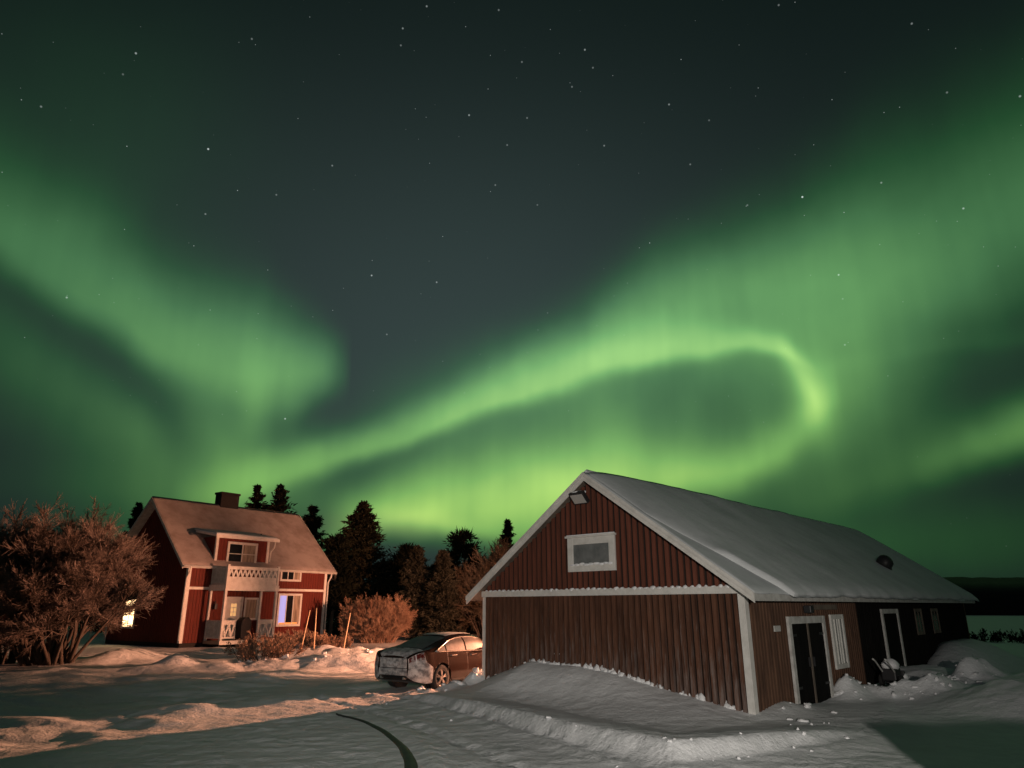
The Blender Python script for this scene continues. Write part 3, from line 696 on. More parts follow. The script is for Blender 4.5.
# tall narrow window with white shutters
window(barn, SY, 4.62, 5.54, .62, 1.90, .11, M['white'], [M['white'], M['grey_pane'], M['white'], M['grey_pane']], depth=.06, name='shuttered_window')
window(barn, SY, 8.84, 10.5, .05, 2.02, .13, M['grey_white'], [M['tar_and_dim']], depth=.06, name='side_door')
window(barn, SY, 12.40, 13.25, 1.2, 2.02, .10, M['wood'], [M['glass'], M['glass']], depth=.05, cross=(1.62,), name='stable_window')
window(barn, SY, 14.50, 15.40, 1.2, 2.02, .10, M['wood'], [M['glass'], M['glass']], depth=.05, cross=(1.62,), name='stable_window')
p = MB(); fbox(p, SY, 1.22, 1.52, 1.58, 1.70, .02, .05); p.build('wall_plate', M['grey_white'], barn)
wl_ = MB(); fbox(wl_, SY, 3.0, 3.2, 1.95, 2.12, .02, .20); wl_.build('door_lamp', M['dark_metal'], barn, bevel=.02)
sp = MB(); fbox(sp, SY, 3.5, 5.2, 2.02, 2.14, .022, .05); sp.build('hanging_plank', M['wood'], barn)
# roof: boards, bargeboards, fascia, snow
OV, OE = .36, .34
def roof_slab(mb, x0, x1, y0, y1, t0, t1):
    """slab following the slope between y0 and y1, from t0 to t1 below the roof line"""
    vs = [(x, y, zt(y) - t) for x in (x0, x1) for y in (y0, y1) for t in (t1, t0)]
    mb.add(vs, [(0, 1, 3, 2), (4, 6, 7, 5), (0, 4, 5, 1), (2, 3, 7, 6), (0, 2, 6, 4), (1, 5, 7, 3)])
r_ = MB(); roof_slab(r_, -OV + .03, L + .3, -OE, MID, .02, .13); roof_slab(r_, -OV + .03, L + .3, MID, W + OE, .02, .13)
roof = r_.build('roof', M['wood'], barn)
for y0, y1 in ((-OE - .03, MID), (MID, W + OE + .03)):
    b_ = MB(); roof_slab(b_, -OV, -OV + .032, y0, y1, -.0, .20); roof_slab(b_, -OV - .025, -OV - .001, y0, y1, -.012, .085)
    b_.build('bargeboard', M['white'], roof, bevel=.004)
b_ = MB(); b_.box(-OV + .035, L + .3, -OE - .028, -OE - .002, zt(-OE) - .18, zt(-OE) - .03); b_.build('eave_board', M['grey_white'], roof)
zb_ = lambda v: ztop(v) - .018
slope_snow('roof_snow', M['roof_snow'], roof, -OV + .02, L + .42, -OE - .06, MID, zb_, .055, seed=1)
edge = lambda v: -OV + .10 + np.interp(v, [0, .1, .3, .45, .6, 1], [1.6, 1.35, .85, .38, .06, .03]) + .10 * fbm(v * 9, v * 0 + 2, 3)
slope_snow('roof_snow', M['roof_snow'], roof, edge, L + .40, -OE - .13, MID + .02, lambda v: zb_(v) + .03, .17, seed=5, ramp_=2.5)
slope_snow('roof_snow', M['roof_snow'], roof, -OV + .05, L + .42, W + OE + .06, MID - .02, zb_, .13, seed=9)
vt = MB().tube([(13.2, .85, 2.9), (13.2, .85, 3.50)], .20, 14).lump((13.2, .85, 3.55), .28, seed=4, n=9, sq=(1, 1, .95), jag=.05)
vt.build('roof_vent', M['dark_metal'], roof, smooth=True)
# snow blown up between the battens, above the drift
s_ = MB()
for i in range(nb):
    u = W - (.18 + (i + .5) * (W - .34) / nb); z = float(np.interp(u, [p[0] for p in DRIFT], [p[1] for p in DRIFT]))
    for q_ in range(3):
        if rgb_.random() < .62:
            u2 = u + rgb_.uniform(-.09, .09); r2 = .03 + .10 * rgb_.random() ** 2
            s_.lump((-.045, W - u2, z - .02 + rgb_.uniform(-.02, .02)), r2, seed=200 + 3 * i + q_, n=6, sq=(.7, 1.1, rgb_.uniform(.5, 1.1)), jag=.5)
    if rgb_.random() < .3 and 1.2 < u < 3.2: s_.lump((-.03, W - u, z + rgb_.uniform(.18, .34)), .022, seed=i, n=4, sq=(.6, 1.3, .8))
s_.build('snow_tufts', M['snow_clod'], barn, smooth=True)['kind'] = 'stuff'

# ------------------------------------------------------------------ farmhouse
house = tag(empty('farmhouse', (*HOUSE_C, 0), rad(90) - HOUSE_A), 'red two-storey wooden farmhouse with white trim, balcony over the porch and a snowy roof', 'house')
HL, HM, HDP = HOUSE_L, HOUSE_HD, HOUSE_HD * 2
zr = lambda y: 8.44 - .928 * abs(y - HM)
FY = ('y', 0.0)
wl = MB()
wl.prism([(0, .25), (HDP, .25), (HDP, zr(0) - .16), (HM, 8.28), (0, zr(0) - .16)], 0, 0, HL)
for i in range(int(HL / .19)):
    x = .12 + i * .19; wl.box(x - .02, x + .02, -.018, .001, .25, 4.6)
for i in range(int(HDP / .19)):
    y = .12 + i * .19; wl.box(-.018, .001, y - .02, y + .02, .25, zr(y) - .18)
wl.build('wall', M['red'], house)
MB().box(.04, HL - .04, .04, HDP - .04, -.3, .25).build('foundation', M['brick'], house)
for x0, x1, y0, y1 in ((-.045, .14, -.045, .14), (HL - .14, HL + .045, -.045, .14), (-.045, .14, HDP - .14, HDP + .045), (HL - .14, HL + .045, HDP - .14, HDP + .045)):
    MB().box(x0, x1, y0, y1, .25, 4.5).build('corner_board', M['white'], house)
bd = MB(); fbox(bd, FY, .142, HL - .142, 3.05, 3.19, 0, .04); bd.build('storey_band', M['white'], house)
HOX, HOY = .55, .30
def hslab(mb, x0, x1, y0, y1, t0, t1):
    vs = [(x, y, zr(y) - t) for x in (x0, x1) for y in (y0, y1) for t in (t1, t0)]
    mb.add(vs, [(0, 1, 3, 2), (4, 6, 7, 5), (0, 4, 5, 1), (2, 3, 7, 6), (0, 2, 6, 4), (1, 5, 7, 3)])
r_ = MB(); hslab(r_, -HOX, HL + HOX, -HOY, HM, .06, .18); hslab(r_, -HOX, HL + HOX, HM, HDP + HOY, .06, .18)
hroof = r_.build('roof', M['grey_white'], house)
for xs in ((-HOX - .03, -HOX - .001), (HL + HOX + .001, HL + HOX + .03)):
    for y0, y1 in ((-HOY - .03, HM), (HM, HDP + HOY + .03)):
        b_ = MB(); hslab(b_, xs[0], xs[1], y0, y1, .03, .24); b_.build('bargeboard', M['grey_white'], hroof)
b_ = MB(); b_.box(-HOX, HL + HOX, -HOY - .03, -HOY - .002, zr(-HOY) - .2, zr(-HOY) - .07); b_.build('eave_board', M['white'], hroof)
b_ = MB().tube([(-HOX, -HOY - .09, zr(-HOY) - .12), (HL + HOX, -HOY - .09, zr(-HOY) - .12)], .055, 8); b_.build('gutter', M['white'], hroof, smooth=True)
zr_np = lambda v: 8.44 - .928 * np.abs(v - HM) - .058
slope_snow('roof_frost', M['frosted_tile'], hroof, -HOX - .02, HL + HOX + .02, -HOY - .03, HM, zr_np, .075, seed=21, nx_=80)
slope_snow('roof_frost', M['frosted_tile'], hroof, -HOX - .02, HL + HOX + .02, HDP + HOY + .03, HM, zr_np, .075, seed=27, nx_=80)
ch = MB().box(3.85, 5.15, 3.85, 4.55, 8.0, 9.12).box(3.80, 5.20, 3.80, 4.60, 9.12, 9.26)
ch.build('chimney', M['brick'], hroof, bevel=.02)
MB().tube([(4.75, .5, 5.0), (4.75, .5, 6.45)], .05, 8).build('vent_pipe', M['dark_metal'], hroof)
# dormer with its own low roof
dm = MB().box(1.50, 5.00, .012, 2.0, 4.3, 6.02)
for i in range(18):
    x = 1.6 + i * .19; dm.box(x - .02, x + .02, -.004, .013, 4.3, 6.0)
dorm = dm.build('dormer', M['red'], house)
MB().box(1.45, 1.60, -.03, .10, 4.4, 6.0).build('corner_board', M['white'], dorm)
MB().box(4.90, 5.05, -.03, .10, 4.4, 6.0).build('corner_board', M['white'], dorm)
zd = lambda y: 6.08 + .17 * (y + .45)
d_ = MB(); d_.add([(x, y, zd(y) - t) for x in (1.15, 5.42) for y in (-.45, 1.75) for t in (.12, 0)], [(0, 1, 3, 2), (4, 6, 7, 5), (0, 4, 5, 1), (2, 3, 7, 6), (0, 2, 6, 4), (1, 5, 7, 3)])
d_.box(1.13, 5.44, -.48, -.452, zd(-.45) - .17, zd(-.45) + .0)
drf = d_.build('dormer_roof', M['white'], dorm)
slope_snow('roof_snow', M['roof_snow'], drf, 1.13, 5.44, -.47, 1.95, lambda v: 6.08 + .17 * (v + .45) + .002, .12, seed=33, nx_=40, nv=16)
window(dorm, ('y', 0.0), 2.19, 4.22, 4.35, 5.78, .14, M['white'], [M['glass'], M['curtain']], cross=(5.1,), depth=.06)
for x in (5.2,):
    MB().tube([(x, -.38, 5.95), (x, -.30, 5.6), (x - .08, -.12, 5.35), (x - .08, -.08, 4.75)], .05, 8).build('downpipe', M['white'], dorm, smooth=True)
# windows of the front and of the gable end
window(house, FY, 6.05, 7.64, 3.64, 4.40, .12, M['white'], [M['glass'], M['glass'], M['curtain']], depth=.06)
window(house, FY, 6.05, 7.84, .97, 2.91, .13, M['white'], [M['tv_glow'], M['glass'], M['curtain']], depth=.06, cross=())
window(house, ('x', 0.0), 4.95, 6.35, .94, 2.68, .11, M['white'], [M['lit_window'], M['lit_window']], depth=.06)
p = MB(); fbox(p, FY, 6.24, 7.6, 1.10, 1.2, .027, .034); p.build('candle_row', M['candle'], house)
# downpipes at both ends of the eave
for x in (-.12, HL + .12):
    MB().tube([(x, -HOY - .09, zr(-HOY) - .14), (x, -HOY - .05, zr(-HOY) - .4), (x, -.10, zr(-HOY) - .75), (x, -.10, .4)], .05, 8).build('downpipe', M['white'], house, smooth=True)
# porch: deck, steps, posts, balcony with patterned boards, railings
PX0, PX1, PY = 1.36, 4.82, -1.6
MB().box(PX0, PX1, PY, -.02, .18, .34).build('porch_deck', M['deck'], house)
MB().box(PX0 + .05, PX1 - .05, PY + .06, -.02, -.2, .18).build('porch_skirt', M['tar_and_dim'], house)
MB().box(PX0 - .04, PX1 + .04, PY - .04, PY - .003, .16, .36).build('deck_edge', M['white'], house)
MB().box(2.3, 3.5, PY - .42, PY - .05, -.1, .15).build('step', M['wood'], house)
for x in (PX0 + .07, PX1 - .07):
    MB().box(x - .07, x + .07, PY, PY + .14, .341, 4.40).build('porch_post', M['white'], house, bevel=.01)
MB().box(3.66, 3.78, PY + .01, PY + .13, .341, 3.0).build('porch_post', M['white'], house, bevel=.01)
MB().box(PX0 + .02, PX0 + .14, -.16, -.04, .341, 3.0).build('porch_post', M['white'], house, bevel=.01)
bal = MB().box(PX0 + .001, PX1 - .001, PY + .02, -.02, 3.16, 3.32)
balcony = bal.build('balcony_floor', M['white'], house)
MB().box(PX0 - .03, PX1 + .03, PY - .035, PY - .002, 2.98, 3.30).box(PX0 - .03, PX0 - .002, PY, -.02, 2.98, 3.30).box(PX1 + .002, PX1 + .03, PY, -.02, 2.98, 3.30).build('balcony_beam', M['white'], balcony)
def rail_panel(name, p0, p1, z0, z1, pat, parent, m):
    """railing of boards with a row of sawn diamonds between p0 and p1 (plan points)"""
    mb = MB(); P0 = Vector((*p0, 0)); P1 = Vector((*p1, 0)); d = (P1 - P0); Ln = d.length; d.normalize()
    at_ = lambda s, z: P0 + d * s + Vector((0, 0, z))
    mb.bar(at_(0, z1 - .04), at_(Ln, z1 - .04), .09, .08)
    if pat == 'balcony':
        za, zb2 = z0 + .42, z1 - .16
        mb.bar(at_(0, (z0 + za) / 2), at_(Ln, (z0 + za) / 2), .03, za - z0)
        mb.bar(at_(0, (zb2 + z1 - .08) / 2), at_(Ln, (zb2 + z1 - .08) / 2), .028, z1 - .08 - zb2)
        n = max(2, int(Ln / .27)); st = Ln / n
        for i in range(n):
            a, b, c = at_(i * st, za), at_((i + .5) * st, zb2), at_((i + 1) * st, za)
            mb.bar(a, b, .026, .10); mb.bar(b, c, .024, .10)
    elif pat == 'v':
        mb.bar(at_(0, z0 + .06), at_(Ln, z0 + .06), .04, .10)
        n = max(2, int(Ln / .30)); st = Ln / n
        mb.bar(at_(0, z1 - .16), at_(Ln, z1 - .16), .03, .16)
        for i in range(n):
            mb.bar(at_(i * st + .02, z1 - .24), at_((i + .5) * st, z0 + .11), .026, .10); mb.bar(at_((i + .5) * st, z0 + .11), at_((i + 1) * st - .02, z1 - .24), .024, .10)
        for i in range(1, n): mb.bar(at_(i * st, z0 + .11), at_(i * st, z1 - .24), .022, .07, up=(d.y, -d.x, 0))
    else:
        n = int(Ln / .13)
        mb.bar(at_(0, z0 + .05), at_(Ln, z0 + .05), .05, .08)
        for i in range(n): mb.bar(at_((i + .5) * Ln / n, z0 + .05), at_((i + .5) * Ln / n, z1 - .06), .03, .112, up=(d.y, -d.x, 0))
    return mb.build(name, m, parent)
rail_panel('balcony_railing', (PX0 + .14, PY + .07), (PX1 - .14, PY + .07), 3.321, 4.30, 'balcony', balcony, M['white'])
rail_panel('balcony_railing', (PX0 + .07, PY + .14), (PX0 + .07, -.03), 3.321, 4.30, 'board', balcony, M['grey_white'])
rail_panel('balcony_railing', (PX1 - .07, PY + .14), (PX1 - .07, -.03), 3.321, 4.30, 'board', balcony, M['white'])
rail_panel('porch_railing', (PX0 + .14, PY + .07), (2.22, PY + .07), .45, 1.42, 'v', house, M['white'])
rail_panel('porch_railing', (3.78, PY + .07), (PX1 - .14, PY + .07), .45, 1.42, 'v', house, M['white'])
rail_panel('porch_railing', (PX0 + .07, PY + .14), (PX0 + .07, -.16), .45, 1.42, 'board', house, M['grey_white'])
rail_panel('porch_railing', (PX1 - .07, PY + .14), (PX1 - .07, -.03), .45, 1.42, 'board', house, M['white'])
# front door with small lit panes, side window
df = MB(); fbox(df, FY, 2.45, 2.57, .34, 2.68, -.02, .06); fbox(df, FY, 3.50, 3.62, .34, 2.68, -.02, .06); fbox(df, FY, 2.57, 3.50, 2.56, 2.68, -.02, .055)
fbox(df, FY, 2.57, 3.50, .34, 2.56, -.02, .03)
fd = df.build('front_door', M['white'], house)
p = MB()
for (x0, x1) in ((2.86, 3.02), (3.06, 3.22)):
    for z0 in (1.62, 1.86, 2.10): fbox(p, FY, x0, x1, z0, z0 + .2, .03, .036)
p.build('door_pane', M['door_light'], fd)
p = MB(); fbox(p, FY, 3.40, 3.44, 1.22, 1.36, .03, .08); p.build('door_handle', M['dark_metal'], fd)
window(house, FY, 3.72, 4.66, 1.38, 2.64, .11, M['white'], [M['curtain']], depth=.06)
p = MB().tube([(1.75, -.02, 2.35), (1.75, -.2, 2.42), (1.75, -.2, 2.3)], .025, 6).box(1.67, 1.83, -.28, -.12, 2.0, 2.3); p.build('wall_lantern', M['dark_metal'], house)
def house_pt(x, y, z=0):
    q = HOUSE_C + HD_ * x + HN * y; return (q[0], q[1], z)
# covered grill and pram-like ornament on the porch: things of their own
gr = tag(empty('covered_grill', house_pt(3.05, -1.15, .341), rad(90) - HOUSE_A), 'grill under a black cover standing on the house porch beside the front door', 'grill')
b_ = MB().prism([(-.30, .06), (.30, .06), (.34, .75), (.30, 1.05), (.14, 1.22), (-.14, 1.22), (-.30, 1.05), (-.34, .75)], 1, -.28, .28)
b_.build('cover', M['cloth'], gr, bevel=.05)
for x in (-.28, .28):
    for y in (-.2, .2): MB().box(x - .03, x + .03, y - .03, y + .03, 0, .07).build('leg', M['dark_metal'], gr)
# ------------------------------------------------------------------ parked car
car = empty('parked_car', (0, 0, 0), rad(90) - CAR_A)
tag(car, 'dark car with frosted tail and snowy roof parked behind the barn', 'car')
ca, sa = math.cos(rad(90) - CAR_A), math.sin(rad(90) - CAR_A)
car.location = (CAR_REAR[0] - (ca * 1.0 - sa * -.76), CAR_REAR[1] - (sa * 1.0 + ca * -.76), -.08)
# x, z under, z widest, z belt, z top, half widths: under, widest, belt, roof
ST_ = np.array([
 (0.00, .44, .60, .84, .91, .40, .56, .52, .42), (0.05, .34, .61, .92, .98, .56, .72, .66, .54), (0.18, .26, .62, .985, 1.04, .72, .84, .77, .62),
 (0.40, .21, .62, 1.00, 1.085, .80, .90, .825, .66), (0.75, .20, .62, .99, 1.17, .81, .912, .835, .62), (1.15, .20, .62, .98, 1.29, .81, .915, .84, .585),
 (1.60, .20, .61, .97, 1.39, .81, .915, .845, .575), (2.10, .20, .60, .96, 1.43, .81, .912, .848, .580), (2.60, .20, .60, .95, 1.42, .81, .91, .848, .580),
 (3.00, .20, .60, .94, 1.345, .81, .91, .845, .575), (3.40, .20, .60, .935, 1.16, .81, .91, .835, .62), (3.70, .20, .60, .92, 1.00, .80, .905, .82, .70),
 (4.10, .21, .58, .85, .935, .78, .89, .78, .66), (4.45, .23, .55, .74, .83, .72, .84, .68, .52), (4.64, .27, .50, .62, .70, .60, .70, .56, .40), (4.72, .34, .48, .55, .60, .42, .52, .42, .30)])
def cr(xs, ys, x):
    """smooth curve through the stations"""
    m = np.gradient(ys, xs); i = np.clip(np.searchsorted(xs, x) - 1, 0, len(xs) - 2)
    h = xs[i + 1] - xs[i]; t = (x - xs[i]) / h
    return (2 * t**3 - 3 * t**2 + 1) * ys[i] + (t**3 - 2 * t**2 + t) * h * m[i] + (-2 * t**3 + 3 * t**2) * ys[i + 1] + (t**3 - t**2) * h * m[i + 1]
SK = np.array([0, .12, .22, .34, .50, .54, .70, .80, .88, 1.0])
def car_pt(x, s):
    """point on the right half of the body: s from under the middle (0) over the widest line (.34), belt (.5), roof edge (.8) to the roof middle (1)"""
    x = np.asarray(x, float); s = np.asarray(s, float); x, s = np.broadcast_arrays(x, s)
    zb, zm, zl, zt_, wb_, wm, wl_, wr = (cr(ST_[:, 0], ST_[:, i], x) for i in range(1, 9))
    ys = [0 * x, wb_, .5 * (wb_ + wm) + .035, wm, wl_ + .012, wl_ - .01, .5 * (wl_ + wr) + .035 * (zt_ - zl > .12), wr, wr * .68, 0 * x]
    zs = [zb, zb, zb + .45 * (zm - zb) - .08, zm, zl, zl + .012, zl + .55 * (zt_ - zl), zt_ - .055, zt_ - .012, zt_]
    i = np.clip(np.searchsorted(SK, s, side='right') - 1, 0, len(SK) - 2); t = (s - SK[i]) / (SK[i + 1] - SK[i])
    ys = np.stack(ys); zs = np.stack(zs)
    def tk(a, j): return np.take_along_axis(a, np.clip(j, 0, len(SK) - 1)[None], 0)[0]
    def hm(a):
        p0, p1, p2, p3 = tk(a, i - 1), tk(a, i), tk(a, i + 1), tk(a, i + 2)
        h = .5 * (2 * p1 + (p2 - p0) * t + (2 * p0 - 5 * p1 + 4 * p2 - p3) * t**2 + (3 * p1 - p0 - 3 * p2 + p3) * t**3)
        return .5 * h + .5 * (p1 + (p2 - p1) * t)
    return np.stack([x, -np.maximum(hm(ys), 0), hm(zs)], -1)
def car_patch(name, m, xs, s_fn, side, off, parent=None, ns=8, smooth=True):
    """a sheet lying on the body, raised by off: for each x the span s_fn(x) = (s0, s1)"""
    P = []
    for x in xs:
        s0, s1 = s_fn(x); s = np.linspace(s0, s1, ns)
        p = car_pt(x, s); e = 1e-3
        du = car_pt(x + e, s) - car_pt(x - e, s); dv = car_pt(x, np.minimum(s + e, 1)) - car_pt(x, s - e)
        n = np.cross(du, dv); n /= np.linalg.norm(n, axis=-1, keepdims=True) + 1e-9
        n *= np.where((n * (p - np.array([x, 0, .7]))).sum(-1, keepdims=True) < 0, -1, 1)
        q = p + n * off; q[:, 1] *= side; P.append(q)
    return MB().grid(np.array(P)).build(name, m, parent or car, smooth=smooth)
xs = np.concatenate([np.linspace(0, .4, 14), np.linspace(.46, 4.4, 62), np.linspace(4.45, 4.72, 10)]); ss = np.concatenate([np.linspace(0, .5, 17), np.linspace(.515, 1, 18)])
half = car_pt(xs[:, None], ss[None, :])
full = np.concatenate([half, (half * np.array([1, -1, 1]))[:, -2:0:-1]], 1); n_, m_ = full.shape[:2]
bm_ = MB(); bm_.add(full.reshape(-1, 3).tolist(), [(i * m_ + j, i * m_ + (j + 1) % m_, (i + 1) * m_ + (j + 1) % m_, (i + 1) * m_ + j) for i in range(n_ - 1) for j in range(m_)] + [tuple(range(m_))[::-1], tuple((n_ - 1) * m_ + j for j in range(m_))])
body = bm_.build('body', M['paint'], car, smooth=True)
# wheel arches are cut out of the body
WH = [(1.0, -1), (1.0, 1), (3.82, -1), (3.82, 1)]
cut = MB()
for wx, sd in WH: cut.tube([(wx, sd * .62, .33), (wx, sd * 1.1, .33)], .385, 28)
cutter = cut.build('arch_cutter', M['black'])
bo = body.modifiers.new('arch', 'BOOLEAN'); bo.operation = 'DIFFERENCE'; bo.object = cutter; bo.solver = 'EXACT'
cutter.matrix_world = Matrix.Identity(4); sv = car.matrix_world.copy(); loc_, rot_ = car.location.copy(), car.rotation_euler.copy()
car.location = (0, 0, 0); car.rotation_euler = (0, 0, 0); bpy.context.view_layer.update()
dg = bpy.context.evaluated_depsgraph_get(); nm = bpy.data.meshes.new_from_object(body.evaluated_get(dg)); body.modifiers.clear(); body.data = nm
nm.polygons.foreach_set('use_smooth', [len(p.vertices) <= 4 for p in nm.polygons])
bpy.data.objects.remove(cutter); car.location = loc_; car.rotation_euler = rot_; bpy.context.view_layer.update()
for wx, sd in WH:
    wroot = MB()
    prof = [(.215, -.09), (.30, -.10), (.33, -.085), (.338, 0), (.33, .085), (.30, .10), (.215, .09)]
    n = 32; vs = [(wx + r * math.cos(2 * math.pi * i / n), sd * (.80 + dy_), .33 + r * math.sin(2 * math.pi * i / n)) for i in range(n) for r, dy_ in prof]
    kk = len(prof); wroot.add(vs, [(i * kk + j, i * kk + j + 1, ((i + 1) % n) * kk + j + 1, ((i + 1) % n) * kk + j) for i in range(n) for j in range(kk - 1)])
    wheel = wroot.build('wheel', M['tyre'], car, smooth=True)
    rm = MB(); ring = [(wx + .222 * math.cos(a), sd * .872, .33 + .222 * math.sin(a)) for a in np.linspace(0, 2 * math.pi, 33)]; rm.tube(ring, .017, 6, cap=False)
    for i in range(5):
        for da in (-.16, .16):
            a = 2 * math.pi * i / 5 + .3
            rm.bar((wx + .05 * math.cos(a), sd * .885, .33 + .05 * math.sin(a)), (wx + .215 * math.cos(a + da), sd * .868, .33 + .215 * math.sin(a + da)), .028, .03, up=(0, sd, 0))
    rm.tube([(wx, sd * .84, .33), (wx, sd * .895, .33)], .06, 12); rm.build('rim', M['rim'], wheel, smooth=False)
    MB().tube([(wx, sd * .70, .33), (wx, sd * .80, .33)], .19, 20).build('brake_disc', M['dark_metal'], wheel)
    MB().tube([(wx, sd * .615, .33), (wx, sd * .64, .33)], .382, 24).build('wheel_arch_liner', M['black'], car)
for sd in (-1, 1):   # sd -1: the right side, seen from the yard (car_patch works on the right half; side flips it)
    f_ = 1 if sd == -1 else -1
    top = lambda x: float(np.interp(x, [.78, .95, 1.2, 1.5, 1.9, 2.6, 2.95, 3.2, 3.42], [.555, .64, .71, .755, .775, .775, .765, .70, .565]))
    for x0, x1, nm_ in ((.84, 1.22, 'quarter_window'), (1.27, 2.08, 'side_window'), (2.15, 3.36, 'side_window')):
        car_patch(nm_, M['car_glass'], np.linspace(x0, x1, 14), lambda x: (.548, top(x)), f_, .004)
    pts = []
    for x in np.linspace(.80, 3.42, 30): pts.append(car_pt(x, top(x)))
    low_ = [car_pt(x, .545) for x in np.linspace(3.42, .80, 20)]
    loop = [Vector((float(p[0]), float(p[1]) * f_ - sd * -.008 * 1, float(p[2]))) for p in pts + low_]
    MB().tube(loop, .019, 6).build('window_trim', M['chrome'], car, smooth=True)
    car_patch('sill', M['black'], np.linspace(1.42, 3.40, 20), lambda x: (.13, .20), f_, .006)
    for x0 in (1.25, 2.12):
        car_patch('door_gap', M['black'], [x0, x0 + .012], lambda x: (.23, .535), f_, .002)
    for x0 in (1.42, 2.32):
        p = car_pt(x0 + .1, .455); MB().bar((x0, (p[1] - .02) * f_, p[2]), (x0 + .22, (p[1] - .02) * f_, p[2] + .005), .03, .025).build('door_handle', M['chrome'], car, bevel=.006)
    p = car_pt(3.12, .56); MB().lump((3.10, (p[1] - .10) * f_, p[2] + .05), .11, seed=2, n=6, sq=(.7, 1.0, .65), jag=.04).build('mirror', M['paint'], car, smooth=True)
    car_patch('tail_light', M['tail'], np.linspace(.012, .33, 12), lambda x: (.42, .495), f_, .010)
    car_patch('rear_corner_frost', M['car_frost'], np.linspace(.004, .60, 18), lambda x: (.14 + .06 * max(0, x - .3), float(np.interp(x, [0, .33, .36, .6], [.50, .50, .40, .34]))), f_, .008)
    car_patch('headlight', M['head'], np.linspace(4.22, 4.60, 10), lambda x: (.40, .485), f_, .008)
cap = lambda y0, y1, z0, z1, d: MB().box(-d, .012, y0, y1, z0, z1)
cap(-.52, .52, .42, .60, .03).build('rear_bumper', M['car_frost'], car, bevel=.03)
cap(-.50, .50, .61, .86, .012).build('boot_lid', M['car_frost'], car, bevel=.01)
cap(-.26, .26, .655, .765, .02).build('number_plate', M['frost'], car)
MB().box(-.015, .10, -.50, .50, .36, .415).build('diffuser', M['black'], car, bevel=.01)
for y in (-.42, .42): MB().tube([(-.03, y, .36), (.15, y, .36)], .04, 10).build('exhaust_pipe', M['chrome'], car)
def full_patch(name, m, xs_, s_fn, off):
    P = []
    for x in xs_:
        s0 = s_fn(x); s = np.linspace(s0, 1, 10); p = car_pt(x, s); l = p * np.array([1, -1, 1]); q = np.concatenate([p, l[-2::-1]]); q[:, 2] += off; P.append(q)
    return MB().grid(np.array(P)).build(name, m, car, smooth=True)
full_patch('rear_window', M['rear_glass'], np.linspace(.50, 1.50, 20), lambda x: .845 - .02 * x, .006)
full_patch('windscreen', M['car_glass'], np.linspace(2.92, 3.62, 16), lambda x: .84, .006)
full_patch('boot_frost', M['car_frost'], np.linspace(.004, .46, 14), lambda x: .80, .006)
full_patch('roof_snow', M['roof_snow'], np.linspace(1.56, 2.86, 20), lambda x: .83, .030)
MB().box(4.70, 4.735, -.36, .36, .36, .52).build('grille', M['black'], car, bevel=.01)

# ------------------------------------------------------------------ trees and bushes
def tubes(segs_p, segs_q, r0, r1, n=3):
    """arrays of segments to thin prisms"""
    d = segs_q - segs_p; d = d / (np.linalg.norm(d, axis=1, keepdims=True) + 1e-9)
    a = np.cross(d, np.array([.31, .17, .93])); a /= np.linalg.norm(a, axis=1, keepdims=True) + 1e-9; b = np.cross(d, a)
    vs = []
    for r, p in ((r0, segs_p), (r1, segs_q)):
        for k in range(n):
            t = 2 * math.pi * k / n; vs.append(p + (a * math.cos(t) + b * math.sin(t)) * r[:, None])
    v = np.stack(vs, 1); m = len(segs_p); base = (np.arange(m) * 2 * n)[:, None]
    fs = [base + np.array([k, (k + 1) % n, n + (k + 1) % n, n + k])[None] for k in range(n)]
    return v.reshape(-1, 3), np.stack(fs, 1).reshape(-1, 4)
def poly_tubes(P, R, n=3):
    k = P.shape[1]
    p = P[:, :-1].reshape(-1, 3); q = P[:, 1:].reshape(-1, 3)
    return tubes(p, q, R[:, :-1].ravel(), R[:, 1:].ravel(), n)
def grow(rg, start, dirs, length, k, wiggle, up):
    P = [start]; d = dirs
    for i in range(k - 1):
        d = d + rg.normal(0, wiggle, d.shape) + np.array([0, 0, up]); d /= np.linalg.norm(d, axis=1, keepdims=True)
        P.append(P[-1] + d * (length / (k - 1))[:, None])
    return np.stack(P, 1)
def children_of(rg, P, per, tmin, spread, ratio, k, wiggle, up, jit=.35):
    n, kk = P.shape[:2]; idx = np.repeat(np.arange(n), per); t = tmin + (1 - tmin) * rg.random(len(idx)) ** .8
    f = t * (kk - 1); i = np.minimum(f.astype(int), kk - 2); fr = (f - i)[:, None]
    s = P[idx, i] * (1 - fr) + P[idx, i + 1] * fr; d = P[idx, i + 1] - P[idx, i]; d /= np.linalg.norm(d, axis=1, keepdims=True)
    d = d + rg.normal(0, spread, d.shape); d /= np.linalg.norm(d, axis=1, keepdims=True)
    Lp = np.linalg.norm(P[idx, -1] - P[idx, 0], axis=1)
    return grow(rg, s, d, Lp * ratio * (1 - .45 * t) * rg.uniform(1 - jit, 1 + jit, len(idx)), k, wiggle, up)
def merge(parts):
    V_, F_, o = [], [], 0
    for v, f in parts: V_.append(v); F_.append(f + o); o += len(v)
    return np.concatenate(V_), np.concatenate(F_)
def rad_arr(P, r0, r1): return np.tile(np.linspace(r0, r1, P.shape[1])[None], (P.shape[0], 1))
